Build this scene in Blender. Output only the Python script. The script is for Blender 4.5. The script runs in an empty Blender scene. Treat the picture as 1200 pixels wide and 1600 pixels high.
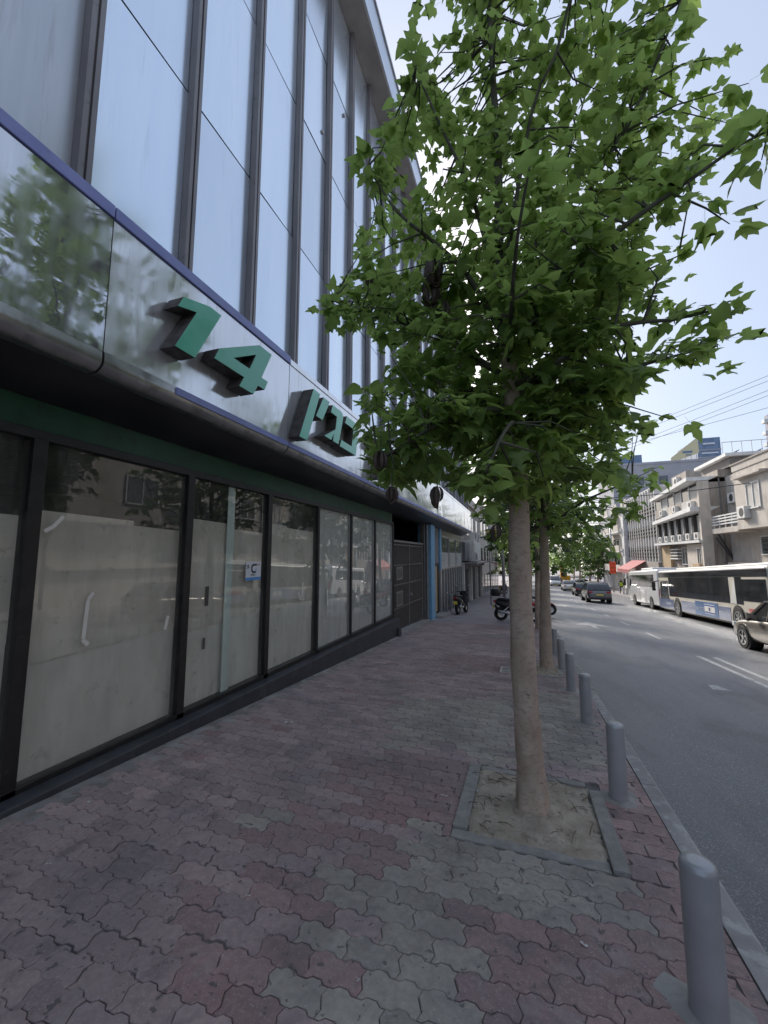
import bpy, bmesh, math, random
import numpy as np
from mathutils import Vector, Matrix, Euler

R = math.radians
rnd = random.Random(7)
scene = bpy.context.scene
COL = scene.collection

# ------------------------------------------------------------------ camera
FPX, HOR, VPX, EYE, SV = 620.0, 868.0, 815.0, 1.65, 904.0
PITCH = math.atan((HOR - 800) / FPX)
YAW = math.atan((VPX - 600) * math.cos(PITCH) / FPX)
FW = Vector((-math.sin(YAW) * math.cos(PITCH), math.cos(YAW) * math.cos(PITCH), math.sin(PITCH)))
RT = Vector((math.cos(YAW), math.sin(YAW), 0))
UP = RT.cross(FW)
EYEP = Vector((0, 0, EYE))
cd = bpy.data.cameras.new('camera')
cam = bpy.data.objects.new('camera', cd)
COL.objects.link(cam)
cd.sensor_fit = 'VERTICAL'
cd.sensor_height = 36.0
cd.sensor_width = 27.0
cd.lens = 36.0 * FPX / 1600.0
cd.clip_start = 0.05
cd.clip_end = 6000
cam.matrix_world = Matrix(((RT.x, UP.x, -FW.x, 0), (RT.y, UP.y, -FW.y, 0), (RT.z, UP.z, -FW.z, EYE), (0, 0, 0, 1)))
scene.camera = cam

# ------------------------------------------------------------------ sky, sun, exposure
SUN_AZ, SUN_EL = R(-22), R(31)      # azimuth from +Y towards +X
world = bpy.data.worlds.new('World')
scene.world = world
world.use_nodes = True
wn = world.node_tree
for n in list(wn.nodes): wn.nodes.remove(n)
wo = wn.nodes.new('ShaderNodeOutputWorld')
wb = wn.nodes.new('ShaderNodeBackground')
ws = wn.nodes.new('ShaderNodeTexSky')
ws.sky_type = 'NISHITA'
ws.sun_disc = False
ws.sun_elevation = SUN_EL
ws.sun_rotation = SUN_AZ
ws.air_density = 1.0
ws.dust_density = 3.0
ws.ozone_density = 1.0
wm = wn.nodes.new('ShaderNodeMix')
wm.data_type = 'RGBA'
wm.inputs['Factor'].default_value = 0.5
wm.inputs['B'].default_value = (6.3, 7.5, 9.9, 1)        # thin even evening haze
wn.links.new(ws.outputs['Color'], wm.inputs['A'])
wn.links.new(wm.outputs['Result'], wb.inputs['Color'])
wb.inputs['Strength'].default_value = 0.060
wn.links.new(wb.outputs['Background'], wo.inputs['Surface'])
sd = bpy.data.lights.new('sun', 'SUN')
sd.energy = 2.5
sd.angle = R(9)
sd.color = (1.0, 0.93, 0.84)
sun = bpy.data.objects.new('sun', sd)
COL.objects.link(sun)
sdir = Vector((math.sin(SUN_AZ) * math.cos(SUN_EL), math.cos(SUN_AZ) * math.cos(SUN_EL), math.sin(SUN_EL)))
sun.rotation_euler = sdir.to_track_quat('Z', 'Y').to_euler()
scene.view_settings.view_transform = 'Standard'
scene.view_settings.look = 'None'
scene.view_settings.gamma = 1.0
scene.view_settings.exposure = 1.12
scene.render.engine = 'CYCLES'
try:
    scene.cycles.transparent_max_bounces = 12
    scene.cycles.max_bounces = 6
    scene.cycles.diffuse_bounces = 3
    scene.cycles.glossy_bounces = 3
    scene.cycles.transmission_bounces = 2
except Exception:
    pass

# ------------------------------------------------------------------ measuring helpers
def at(px, py, Y):
    r = FW * FPX + RT * (px - 600) - UP * (py - 800)
    return EYEP + r * (Y / r.y)
SLOPE = 0.05394
def gz(y):
    if y < 30: return -SLOPE * y
    return -SLOPE * 30 - SLOPE * 90 * (1 - math.exp(-(y - 30) / 90))
CROSS = 0.025
def rz(x, y): return gz(y) - 0.13 - CROSS * (min(max(x, 1), 11.2) - 1)
def sz(y): return rz(11.2, y) + 0.13          # far pavement
TILT = -math.atan(SLOPE)

# ------------------------------------------------------------------ mesh helpers
class MB:
    def __init__(s): s.v = []; s.f = []; s.c = []
    def add(s, vs, fs, col=None):
        o = len(s.v); s.v += [tuple(p) for p in vs]
        s.f += [tuple(i + o for i in f) for f in fs]
        if col is not None: s.c += [col] * len(vs)
        return s
    def box(s, x0, x1, y0, y1, z0, z1, col=None):
        return s.add([(x0, y0, z0), (x1, y0, z0), (x1, y1, z0), (x0, y1, z0), (x0, y0, z1), (x1, y0, z1), (x1, y1, z1), (x0, y1, z1)],
                     [(0, 3, 2, 1), (4, 5, 6, 7), (0, 1, 5, 4), (1, 2, 6, 5), (2, 3, 7, 6), (3, 0, 4, 7)], col)
    def hexa(s, b, t):     # bottom quad, top quad
        return s.add(list(b) + list(t), [(0, 3, 2, 1), (4, 5, 6, 7), (0, 1, 5, 4), (1, 2, 6, 5), (2, 3, 7, 6), (3, 0, 4, 7)])
    def slopebox(s, x0, x1, y0, y1, h0, h1, zf):   # box that follows the street's fall
        a, b = zf(y0), zf(y1)
        return s.hexa([(x0, y0, a + h0), (x1, y0, a + h0), (x1, y1, b + h0), (x0, y1, b + h0)],
                      [(x0, y0, a + h1), (x1, y0, a + h1), (x1, y1, b + h1), (x0, y1, b + h1)])
    def tube(s, pts, rad, n=8, cap=True):
        pts = [Vector(p) for p in pts]
        if not isinstance(rad, (list, tuple)): rad = [rad] * len(pts)
        o = len(s.v); up = None; vs = []; fs = []
        for i, p in enumerate(pts):
            d = (pts[min(i + 1, len(pts) - 1)] - pts[max(i - 1, 0)])
            if d.length < 1e-9: d = Vector((0, 0, 1))
            d.normalize()
            if up is None:
                a = Vector((1, 0, 0)) if abs(d.x) < .9 else Vector((0, 1, 0))
                up = (a - d * a.dot(d)).normalized()
            else:
                up = up - d * up.dot(d)
                up = up.normalized() if up.length > 1e-6 else d.orthogonal().normalized()
            w = d.cross(up)
            for k in range(n):
                an = 2 * math.pi * k / n
                vs.append(p + (up * math.cos(an) + w * math.sin(an)) * rad[i])
        for i in range(len(pts) - 1):
            for k in range(n):
                k2 = (k + 1) % n
                fs.append((i * n + k, i * n + k2, (i + 1) * n + k2, (i + 1) * n + k))
        if cap:
            fs.append(tuple(reversed(range(n)))); fs.append(tuple((len(pts) - 1) * n + k for k in range(n)))
        return s.add(vs, fs)
    def bar(s, a, b, w, h=None):
        h = h or w; a = Vector(a); b = Vector(b); d = (b - a).normalized()
        q = Vector((0, 0, 1)) if abs(d.z) < .95 else Vector((0, 1, 0))
        x = d.cross(q).normalized(); y = x.cross(d)
        c = [(-w / 2, -h / 2), (w / 2, -h / 2), (w / 2, h / 2), (-w / 2, h / 2)]
        return s.hexa([a + x * i + y * j for i, j in c], [b + x * i + y * j for i, j in c])
    def prism(s, poly, f0, f1):      # poly in 2d, f0/f1 map 2d to the two faces
        n = len(poly)
        vs = [f0(*p) for p in poly] + [f1(*p) for p in poly]
        fs = [tuple(reversed(range(n))), tuple(range(n, 2 * n))] + [(i, (i + 1) % n, n + (i + 1) % n, n + i) for i in range(n)]
        return s.add(vs, fs)
    def lathe(s, prof, n=16, M=None):   # prof (r,z) around z
        vs = []; fs = []
        for r, z in prof:
            for k in range(n):
                a = 2 * math.pi * k / n
                p = Vector((r * math.cos(a), r * math.sin(a), z))
                vs.append(M @ p if M else p)
        for i in range(len(prof) - 1):
            for k in range(n):
                k2 = (k + 1) % n
                fs.append((i * n + k, i * n + k2, (i + 1) * n + k2, (i + 1) * n + k))
        return s.add(vs, fs)
    def loft(s, rings, closed=True, caps=True):
        n = len(rings[0]); vs = [p for r in rings for p in r]; fs = []
        for i in range(len(rings) - 1):
            for k in range(n if closed else n - 1):
                k2 = (k + 1) % n
                fs.append((i * n + k, i * n + k2, (i + 1) * n + k2, (i + 1) * n + k))
        if caps and closed:
            fs.append(tuple(reversed(range(n)))); fs.append(tuple((len(rings) - 1) * n + k for k in range(n)))
        return s.add(vs, fs)
    def mesh(s, name, mat, smooth=False):
        me = bpy.data.meshes.new(name)
        me.from_pydata(s.v, [], s.f)
        if s.c:
            at_ = me.color_attributes.new('tint', 'FLOAT_COLOR', 'POINT')
            at_.data.foreach_set('color', [x for c in s.c for x in c])
        me.materials.append(mat)
        if smooth:
            me.polygons.foreach_set('use_smooth', [True] * len(me.polygons))
        me.update()
        return me
    def build(s, name, mat, parent=None, smooth=False, bevel=0, local=False, recalc=True, subsurf=0, sharp=None):
        me = s.mesh(name, mat, smooth)
        if recalc:
            bm = bmesh.new(); bm.from_mesh(me); bmesh.ops.recalc_face_normals(bm, faces=bm.faces); bm.to_mesh(me); bm.free()
        if smooth and sharp:
            me.set_sharp_from_angle(angle=R(sharp))
        return put(name, me, parent, local, bevel, subsurf)

def put(name, me, parent=None, local=False, bevel=0, subsurf=0):
    o = bpy.data.objects.new(name, me)
    COL.objects.link(o)
    if parent:
        o.parent = parent
        if not local and parent.type == 'EMPTY':
            o.matrix_parent_inverse = parent.matrix_basis.inverted()
    if bevel:
        b = o.modifiers.new('bevel', 'BEVEL'); b.width = bevel; b.segments = 2; b.limit_method = 'ANGLE'; b.angle_limit = R(40)
    if subsurf:
        b = o.modifiers.new('subsurf', 'SUBSURF'); b.levels = subsurf; b.render_levels = subsurf
    return o
def tag(o, label=None, cat=None, group=None, kind=None):
    if label: o['label'] = label
    if cat: o['category'] = cat
    if group: o['group'] = group
    if kind: o['kind'] = kind
    return o
def thing(name, label, cat, loc=(0, 0, 0), rot=(0, 0, 0), group=None):
    o = bpy.data.objects.new(name, None); COL.objects.link(o)
    o.empty_display_size = .2
    o.matrix_basis = Matrix.Translation(Vector(loc)) @ Euler(rot).to_matrix().to_4x4()
    return tag(o, label, cat, group)
def copy_tree(o, parent=None):
    c = o.copy(); COL.objects.link(c); c.parent = parent
    for ch in list(o.children): copy_tree(ch, c)
    return c
def B(name, mat, parent, x0, x1, y0, y1, z0, z1, bevel=0, local=False):
    return MB().box(x0, x1, y0, y1, z0, z1).build(name, mat, parent, bevel=bevel, local=local, recalc=False)

# ------------------------------------------------------------------ materials
def mat(name, c1, c2=None, rough=.6, metal=0.0, ns=4.0, stretch=(1, 1, 1), bump=0.0, bs=60.0, rvar=0.0, spec=.5, coat=0.0,
        emit=None, tint=False, island=0.0, speck=None, detail=4, bdist=.01, lo=.35, hi=.65, extra=None, obj=False, bstretch=None):
    m = bpy.data.materials.new(name); m.use_nodes = True
    nt = m.node_tree; N = nt.nodes; L = nt.links
    p = N['Principled BSDF']
    p.inputs['Roughness'].default_value = rough
    p.inputs['Metallic'].default_value = metal
    p.inputs['Specular IOR Level'].default_value = spec
    p.inputs['Coat Weight'].default_value = coat
    p.inputs['Coat Roughness'].default_value = .05
    if obj:
        tc = N.new('ShaderNodeTexCoord'); pos = tc.outputs['Object']
    else:
        g = N.new('ShaderNodeNewGeometry'); pos = g.outputs['Position']
    mp = N.new('ShaderNodeMapping'); mp.inputs['Scale'].default_value = stretch
    L.new(pos, mp.inputs['Vector'])
    col = None
    if c2 is not None:
        n = N.new('ShaderNodeTexNoise'); n.inputs['Scale'].default_value = ns; n.inputs['Detail'].default_value = detail
        L.new(mp.outputs['Vector'], n.inputs['Vector'])
        r = N.new('ShaderNodeMapRange'); r.inputs['From Min'].default_value = lo; r.inputs['From Max'].default_value = hi
        L.new(n.outputs['Fac'], r.inputs['Value'])
        mx = N.new('ShaderNodeMix'); mx.data_type = 'RGBA'
        mx.inputs['A'].default_value = (*c1, 1); mx.inputs['B'].default_value = (*c2, 1)
        L.new(r.outputs['Result'], mx.inputs['Factor'])
        col = mx.outputs['Result']
        if rvar:
            rr = N.new('ShaderNodeMapRange'); rr.inputs['To Min'].default_value = rough - rvar; rr.inputs['To Max'].default_value = rough + rvar
            L.new(n.outputs['Fac'], rr.inputs['Value']); L.new(rr.outputs['Result'], p.inputs['Roughness'])
    else:
        rgb = N.new('ShaderNodeRGB'); rgb.outputs[0].default_value = (*c1, 1); col = rgb.outputs[0]
    def mult(col, other, fac=1.0):
        k = N.new('ShaderNodeMix'); k.data_type = 'RGBA'; k.blend_type = 'MULTIPLY'; k.inputs['Factor'].default_value = fac
        L.new(col, k.inputs['A']); L.new(other, k.inputs['B']); return k.outputs['Result']
    if tint:
        a = N.new('ShaderNodeAttribute'); a.attribute_name = 'tint'
        col = mult(col, a.outputs['Color'])
    if island:
        gi = N.new('ShaderNodeNewGeometry'); oi = N.new('ShaderNodeObjectInfo')
        ad = N.new('ShaderNodeMath'); ad.operation = 'ADD'
        L.new(gi.outputs['Random Per Island'], ad.inputs[0]); L.new(oi.outputs['Random'], ad.inputs[1])
        fr = N.new('ShaderNodeMath'); fr.operation = 'FRACT'; L.new(ad.outputs[0], fr.inputs[0])
        mr = N.new('ShaderNodeMapRange'); mr.inputs['To Min'].default_value = 1 - island; mr.inputs['To Max'].default_value = 1 + island
        L.new(fr.outputs[0], mr.inputs['Value'])
        cc = N.new('ShaderNodeCombineColor')
        for q in range(3): L.new(mr.outputs['Result'], cc.inputs[q])
        col = mult(col, cc.outputs['Color'])
    if speck:
        sn = N.new('ShaderNodeTexNoise'); sn.inputs['Scale'].default_value = speck[0]; sn.inputs['Detail'].default_value = 2
        L.new(pos, sn.inputs['Vector'])
        sr = N.new('ShaderNodeMapRange'); sr.inputs['From Min'].default_value = speck[1]; sr.inputs['From Max'].default_value = speck[1] + .05
        L.new(sn.outputs['Fac'], sr.inputs['Value'])
        sm = N.new('ShaderNodeMix'); sm.data_type = 'RGBA'; sm.inputs['B'].default_value = (*speck[2], 1)
        L.new(sr.outputs['Result'], sm.inputs['Factor']); L.new(col, sm.inputs['A']); col = sm.outputs['Result']
    if extra: col = extra(N, L, pos, col, p)
    L.new(col, p.inputs['Base Color'])
    if bump:
        bn = N.new('ShaderNodeTexNoise'); bn.inputs['Scale'].default_value = bs; bn.inputs['Detail'].default_value = 4
        if bstretch:
            mpb = N.new('ShaderNodeMapping'); mpb.inputs['Scale'].default_value = bstretch; L.new(pos, mpb.inputs['Vector']); L.new(mpb.outputs['Vector'], bn.inputs['Vector']); bn.inputs['Detail'].default_value = 1.5
        else: L.new(mp.outputs['Vector'], bn.inputs['Vector'])
        b = N.new('ShaderNodeBump'); b.inputs['Strength'].default_value = bump; b.inputs['Distance'].default_value = bdist
        L.new(bn.outputs['Fac'], b.inputs['Height']); L.new(b.outputs['Normal'], p.inputs['Normal'])
    if emit:
        p.inputs['Emission Color'].default_value = (*emit[0], 1); p.inputs['Emission Strength'].default_value = emit[1]
    return m

def dirt(scale, lo, hi, colr, fac=.7, stretch=(1, 1, 1)):
    def f(N, L, pos, col, p):
        mp = N.new('ShaderNodeMapping'); mp.inputs['Scale'].default_value = stretch; L.new(pos, mp.inputs['Vector'])
        n = N.new('ShaderNodeTexNoise'); n.inputs['Scale'].default_value = scale; n.inputs['Detail'].default_value = 5; n.inputs['Roughness'].default_value = .65
        L.new(mp.outputs['Vector'], n.inputs['Vector'])
        r = N.new('ShaderNodeMapRange'); r.inputs['From Min'].default_value = lo; r.inputs['From Max'].default_value = hi; r.inputs['To Max'].default_value = fac
        L.new(n.outputs['Fac'], r.inputs['Value'])
        k = N.new('ShaderNodeMix'); k.data_type = 'RGBA'; k.inputs['B'].default_value = (*colr, 1)
        L.new(r.outputs['Result'], k.inputs['Factor']); L.new(col, k.inputs['A'])
        return k.outputs['Result']
    return f
def chain(*fs):
    def f(N, L, pos, col, p):
        for q in fs: col = q(N, L, pos, col, p)
        return col
    return f

def leafmat(name, c1, c2, tr, tw=.42):
    m = mat(name, c1, c2, rough=.38, ns=2.0, island=.45, spec=.5, tint=True)
    nt = m.node_tree; N = nt.nodes; L = nt.links
    p = N['Principled BSDF']; out = N['Material Output']
    t = N.new('ShaderNodeBsdfTranslucent'); t.inputs['Color'].default_value = (*tr, 1)
    x = N.new('ShaderNodeMixShader'); x.inputs[0].default_value = tw
    L.new(p.outputs[0], x.inputs[1]); L.new(t.outputs[0], x.inputs[2]); L.new(x.outputs[0], out.inputs['Surface'])
    return m
def glassmat(name, ior=1.6, tint=(1, 1, 1), rough=0.0, dirtamt=.04, bump=0):
    m = bpy.data.materials.new(name); m.use_nodes = True
    nt = m.node_tree; N = nt.nodes; L = nt.links
    for n in list(N): N.remove(n)
    out = N.new('ShaderNodeOutputMaterial')
    tr = N.new('ShaderNodeBsdfTransparent'); tr.inputs['Color'].default_value = (*tint, 1)
    gl = N.new('ShaderNodeBsdfGlossy'); gl.inputs['Roughness'].default_value = rough
    lw = N.new('ShaderNodeLayerWeight'); lw.inputs['Blend'].default_value = .5
    pw = N.new('ShaderNodeMath'); pw.operation = 'POWER'; pw.inputs[1].default_value = 4.0; L.new(lw.outputs['Facing'], pw.inputs[0])
    fr = N.new('ShaderNodeMapRange'); fr.inputs['To Min'].default_value = ((ior - 1) / (ior + 1)) ** 2; fr.inputs['To Max'].default_value = .95; L.new(pw.outputs[0], fr.inputs['Value'])
    mx = N.new('ShaderNodeMixShader'); L.new(fr.outputs[0], mx.inputs[0]); L.new(tr.outputs[0], mx.inputs[1]); L.new(gl.outputs[0], mx.inputs[2])
    df = N.new('ShaderNodeBsdfDiffuse'); df.inputs['Color'].default_value = (.55, .53, .49, 1)
    g = N.new('ShaderNodeNewGeometry'); mp = N.new('ShaderNodeMapping'); mp.inputs['Scale'].default_value = (1, 2.5, .5)
    n = N.new('ShaderNodeTexNoise'); n.inputs['Scale'].default_value = 2.2; n.inputs['Detail'].default_value = 8
    L.new(g.outputs['Position'], mp.inputs['Vector']); L.new(mp.outputs[0], n.inputs['Vector'])
    r = N.new('ShaderNodeMapRange'); r.inputs['From Min'].default_value = .4; r.inputs['From Max'].default_value = .8; r.inputs['To Max'].default_value = dirtamt * 2; r.inputs['To Min'].default_value = dirtamt * .4
    L.new(n.outputs['Fac'], r.inputs['Value'])
    m2 = N.new('ShaderNodeMixShader'); L.new(r.outputs[0], m2.inputs[0]); L.new(mx.outputs[0], m2.inputs[1]); L.new(df.outputs[0], m2.inputs[2])
    L.new(m2.outputs[0], out.inputs['Surface'])
    return m

M = {}
M['paver'] = mat('paver', (.9, .9, .9), (1.12, 1.1, 1.08), rough=.78, ns=30, tint=True, bump=.35, bs=180, bdist=.003, island=.14,
                 speck=(150, .655, (.50, .48, .47)), extra=chain(dirt(1.1, .42, .72, (.185, .170, .178), .60), dirt(5, .54, .74, (.36, .345, .33), .45), dirt(3.2, .57, .70, (.12, .11, .115), .6), dirt(19, .615, .64, (.09, .085, .086), .75), dirt(60, .57, .68, (.42, .405, .39), .4), dirt(1.9, .52, .60, (.15, .138, .142), .4)))
M['paving_far'] = mat('paving_far', (.26, .23, .238), (.33, .30, .305), rough=.8, ns=.9, bump=.5, bs=9, stretch=(1, 4, 1), bdist=.01, extra=dirt(2, .45, .7, (.2, .18, .19), .6))
M['bed'] = mat('joint_sand', (.09, .083, .08), (.17, .158, .15), rough=.95, ns=12)
M['kerb'] = mat('kerb_concrete', (.26, .25, .245), (.37, .355, .345), rough=.85, ns=6, bump=.3, bs=80, extra=chain(dirt(9, .52, .62, (.55, .54, .52), .6), dirt(3, .5, .7, (.14, .13, .125), .6)))
M['concrete'] = mat('concrete', (.28, .272, .258), (.37, .355, .335), rough=.88, ns=7, bump=.3, bs=70, extra=dirt(4, .5, .75, (.1, .095, .09), .6))
M['dust'] = mat('dusty_mortar', (.20, .185, .175), (.30, .285, .27), rough=.95, ns=5, bump=.5, bs=60, extra=chain(dirt(2.2, .48, .62, (.46, .44, .41), .7), dirt(9, .55, .7, (.12, .11, .105), .6)))
M['pitedge'] = mat('pit_edging', (.25, .242, .228), (.34, .328, .308), rough=.9, ns=12, bump=.6, bs=50, bdist=.012, extra=dirt(5, .5, .75, (.15, .142, .135), .6))
M['soil'] = mat('soil', (.33, .28, .22), (.45, .395, .32), rough=.97, ns=9, bump=.8, bs=45, bdist=.02, extra=dirt(14, .55, .7, (.13, .10, .07), .8))
M['asphalt'] = mat('asphalt', (.105, .110, .122), (.145, .150, .160), rough=.5, ns=260, bump=.5, bs=320, bdist=.006, detail=3, lo=.3, hi=.7,
                   speck=(95, .575, (.34, .345, .36)), extra=chain(dirt(.9, .45, .65, (.20, .198, .198), .6, (1.3, .05, 1)), dirt(1.5, .48, .72, (.07, .07, .074), .65, (1, .22, 1)), dirt(.5, .55, .6, (.085, .085, .09), .5), dirt(9, .68, .71, (.045, .045, .047), .7)))
M['marking'] = mat('road_paint', (.36, .36, .35), (.62, .62, .6), rough=.7, ns=14, extra=dirt(60, .5, .6, (.13, .13, .13), .7))
M['ground'] = mat('ground', (.16, .15, .13), (.22, .2, .18), rough=.95, ns=.2)
M['bollard'] = mat('bollard_grey', (.35, .352, .365), (.39, .392, .405), rough=.32, metal=.25, ns=8, bump=.06, bs=120, extra=chain(dirt(5, .6, .8, (.11, .108, .105), .5), dirt(40, .68, .72, (.3, .3, .3), .5)))
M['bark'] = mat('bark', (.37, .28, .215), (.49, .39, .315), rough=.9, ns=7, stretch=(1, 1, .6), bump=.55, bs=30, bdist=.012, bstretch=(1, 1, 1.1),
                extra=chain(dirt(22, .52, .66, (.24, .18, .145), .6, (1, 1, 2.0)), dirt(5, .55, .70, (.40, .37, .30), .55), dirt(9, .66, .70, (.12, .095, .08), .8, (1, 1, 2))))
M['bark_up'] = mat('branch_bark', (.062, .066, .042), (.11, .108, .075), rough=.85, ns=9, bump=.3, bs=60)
M['leaf'] = leafmat('leaf', (.092, .156, .052), (.128, .205, .07), (.46, .64, .165), .56)
M['leaf_dark'] = leafmat('leaf_dark', (.045, .085, .03), (.075, .125, .042), (.13, .22, .05), .38)
M['pod'] = mat('dry_pod', (.05, .036, .03), (.11, .08, .065), rough=.7, ns=20, bump=.3)
M['plinth'] = mat('plinth_black', (.034, .037, .044), (.052, .055, .064), rough=.5, ns=5, extra=chain(dirt(6, .56, .72, (.13, .125, .12), .45, (1, 1, .5)), dirt(30, .66, .7, (.2, .19, .18), .5)))
M['frame'] = mat('frame_black', (.012, .011, .012), (.022, .02, .02), rough=.45, ns=9, extra=dirt(14, .62, .72, (.1, .095, .09), .4))
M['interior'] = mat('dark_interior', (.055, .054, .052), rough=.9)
M['glass'] = glassmat('shop_glass', 1.55, (.97, .98, .97), 0, .07)
M['film'] = mat('window_film', (.66, .66, .65), (.76, .755, .735), rough=.75, ns=2.4, stretch=(1, 2.2, .7), extra=chain(dirt(5, .52, .75, (.45, .44, .42), .6, (1, 2, .6)), dirt(16, .64, .72, (.22, .21, .2), .6)))
M['paper'] = mat('brown_paper', (.68, .63, .55), (.78, .73, .65), rough=.85, bump=.5, bs=3.5, bdist=.03, bstretch=(1, 1, .6), ns=1.6, stretch=(1, 1.8, .8), extra=chain(dirt(3, .5, .75, (.48, .44, .38), .6, (1, 2.5, .5)), dirt(9, .60, .72, (.27, .25, .21), .65), dirt(30, .66, .72, (.2, .18, .15), .6)))
M['paper_low'] = mat('grey_paper', (.74, .715, .65), (.83, .805, .735), rough=.85, bump=.5, bs=3, bdist=.03, bstretch=(1, 1, .6), ns=1.9, stretch=(1, 2.0, .7), extra=chain(dirt(2.6, .5, .78, (.5, .48, .43), .6, (1, 2, .6)), dirt(7, .60, .74, (.30, .28, .24), .6), dirt(28, .67, .73, (.2, .18, .15), .6)))
M['tape'] = mat('tape', (.78, .76, .68), (.84, .82, .76), rough=.6, ns=20)
M['mint'] = mat('mint_strip', (.68, .80, .75), (.74, .84, .79), rough=.6, ns=9)
M['green_band'] = mat('green_band', (.007, .055, .028), (.012, .08, .042), rough=.42, ns=3, extra=dirt(8, .55, .75, (.01, .014, .012), .6))
M['soffit'] = mat('soffit', (.028, .027, .03), (.045, .043, .045), rough=.32, ns=2, bump=.2, bs=3, bdist=.02)
def fascia_extra(N, L, pos, col, p, lo=.03, hi=.13):
    mp = N.new('ShaderNodeMapping'); mp.inputs['Scale'].default_value = (1, 5, .8); L.new(pos, mp.inputs['Vector'])
    n = N.new('ShaderNodeTexNoise'); n.inputs['Scale'].default_value = 2.0; n.inputs['Detail'].default_value = 7
    L.new(mp.outputs[0], n.inputs['Vector'])
    r = N.new('ShaderNodeMapRange'); r.inputs['From Min'].default_value = .42; r.inputs['From Max'].default_value = .68
    r.inputs['To Min'].default_value = lo; r.inputs['To Max'].default_value = hi
    L.new(n.outputs['Fac'], r.inputs['Value']); L.new(r.outputs[0], p.inputs['Roughness'])
    return col
M['fascia'] = mat('fascia_steel', (.66, .67, .69), (.78, .785, .80), rough=.2, metal=.8, ns=1.5, stretch=(1, 7, .5), bump=.16, bs=2.2, bdist=.02, bstretch=(1, .7, 2.0),
                  extra=chain(fascia_extra, dirt(3.2, .56, .74, (.52, .50, .47), .6, (1, 5, .6)), dirt(9, .66, .76, (.28, .25, .22), .5, (1, 3, .5))))
M['fascia_worn'] = mat('worn_fascia_steel', (.82, .83, .845), (.88, .885, .895), rough=.3, metal=.62, ns=1.5, stretch=(1, 7, .5), bump=.14, bs=2.0, bdist=.02, bstretch=(1, .7, 2.0),
                  extra=chain(lambda N, L, pos, col, p: fascia_extra(N, L, pos, col, p, .09, .24), dirt(3.2, .54, .72, (.55, .53, .50), .6, (1, 6, .5)), dirt(7, .62, .74, (.30, .27, .24), .55, (1, 4, .4))))
M['lip'] = mat('lip_steel', (.42, .42, .42), (.55, .54, .53), rough=.3, metal=.85, ns=4, bump=.6, bs=5, bdist=.015, extra=dirt(6, .5, .7, (.17, .155, .14), .7))
M['blue_band'] = mat('blue_band', (.25, .29, .62), (.30, .34, .68), rough=.45, ns=5, extra=dirt(9, .6, .75, (.2, .2, .34), .5))
M['letter'] = mat('letter_green', (.13, .58, .39), (.15, .62, .43), rough=.32, ns=6, coat=.3, extra=dirt(12, .66, .78, (.07, .40, .26), .4))
M['letter_side'] = mat('letter_side', (.05, .043, .04), (.11, .1, .095), rough=.7, ns=12)
M['mullion'] = mat('bronze_mullion', (.215, .207, .215), (.27, .26, .268), rough=.5, metal=.25, ns=5, stretch=(1, 1, .3), extra=dirt(14, .6, .75, (.08, .07, .07), .6))
M['gasket'] = mat('gasket', (.012, .012, .014), rough=.6)
def pane_extra(N, L, pos, col, p):
    oi = N.new('ShaderNodeObjectInfo')
    mr = N.new('ShaderNodeMapRange'); mr.inputs['To Min'].default_value = .82; mr.inputs['To Max'].default_value = 1.06
    L.new(oi.outputs['Random'], mr.inputs['Value'])
    cc = N.new('ShaderNodeCombineColor')
    for q in range(3): L.new(mr.outputs[0], cc.inputs[q])
    k = N.new('ShaderNodeMix'); k.data_type = 'RGBA'; k.blend_type = 'MULTIPLY'; k.inputs['Factor'].default_value = 1
    L.new(col, k.inputs['A']); L.new(cc.outputs[0], k.inputs['B'])
    return k.outputs['Result']
M['pane'] = mat('mirror_pane', (.78, .87, .97), (.84, .92, 1.0), rough=.2, metal=.78, ns=1.2, stretch=(1, 3, .4), bump=.05, bs=1.2, bdist=.01, extra=chain(pane_extra, dirt(4, .58, .8, (.6, .65, .7), .5, (1, 4, .3))))
M['pane_grey'] = mat('grey_pane', (.55, .585, .62), (.63, .655, .685), rough=.3, metal=.5, ns=1.5, stretch=(1, 5, .4), extra=dirt(4, .55, .75, (.33, .33, .33), .5, (1, 6, .3)))
M['roofmetal'] = mat('roof_fascia', (.55, .62, .70), (.64, .7, .78), rough=.3, metal=.6, ns=2)
M['roofsoffit'] = mat('roof_soffit', (.3, .285, .285), (.38, .36, .355), rough=.8, ns=3)
M['stucco_grey'] = mat('stucco_grey', (.2, .2, .205), (.27, .265, .27), rough=.9, ns=2, extra=dirt(3, .5, .75, (.12, .115, .11), .6, (1, 1, .3)))
M['gate'] = mat('gate_brown', (.115, .105, .10), (.16, .148, .142), rough=.55, ns=6, metal=.2)
M['gate_frame'] = mat('gate_frame', (.22, .215, .21), (.3, .29, .28), rough=.5, metal=.3, ns=8)
M['blue_paint'] = mat('blue_paint', (.18, .40, .62), (.23, .45, .67), rough=.6, ns=5, extra=dirt(8, .6, .75, (.2, .22, .25), .4))
M['wood'] = mat('plywood', (.42, .30, .17), (.52, .39, .24), rough=.7, ns=3, stretch=(8, 8, .6), extra=dirt(10, .6, .75, (.2, .14, .08), .5))
M['alu'] = mat('aluminium', (.4, .4, .41), (.5, .5, .51), rough=.35, metal=.7, ns=8)
M['frosted'] = mat('frosted_sign', (.55, .57, .58), (.63, .65, .66), rough=.3, ns=3)
M['glass_dark'] = mat('dark_glass', (.02, .022, .024), (.035, .037, .04), rough=.06, spec=.8, ns=2)
M['white_paint'] = mat('white_paint', (.62, .62, .6), (.74, .73, .71), rough=.6, ns=3, extra=dirt(4, .55, .75, (.4, .38, .35), .5, (1, 1, .4)))
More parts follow.
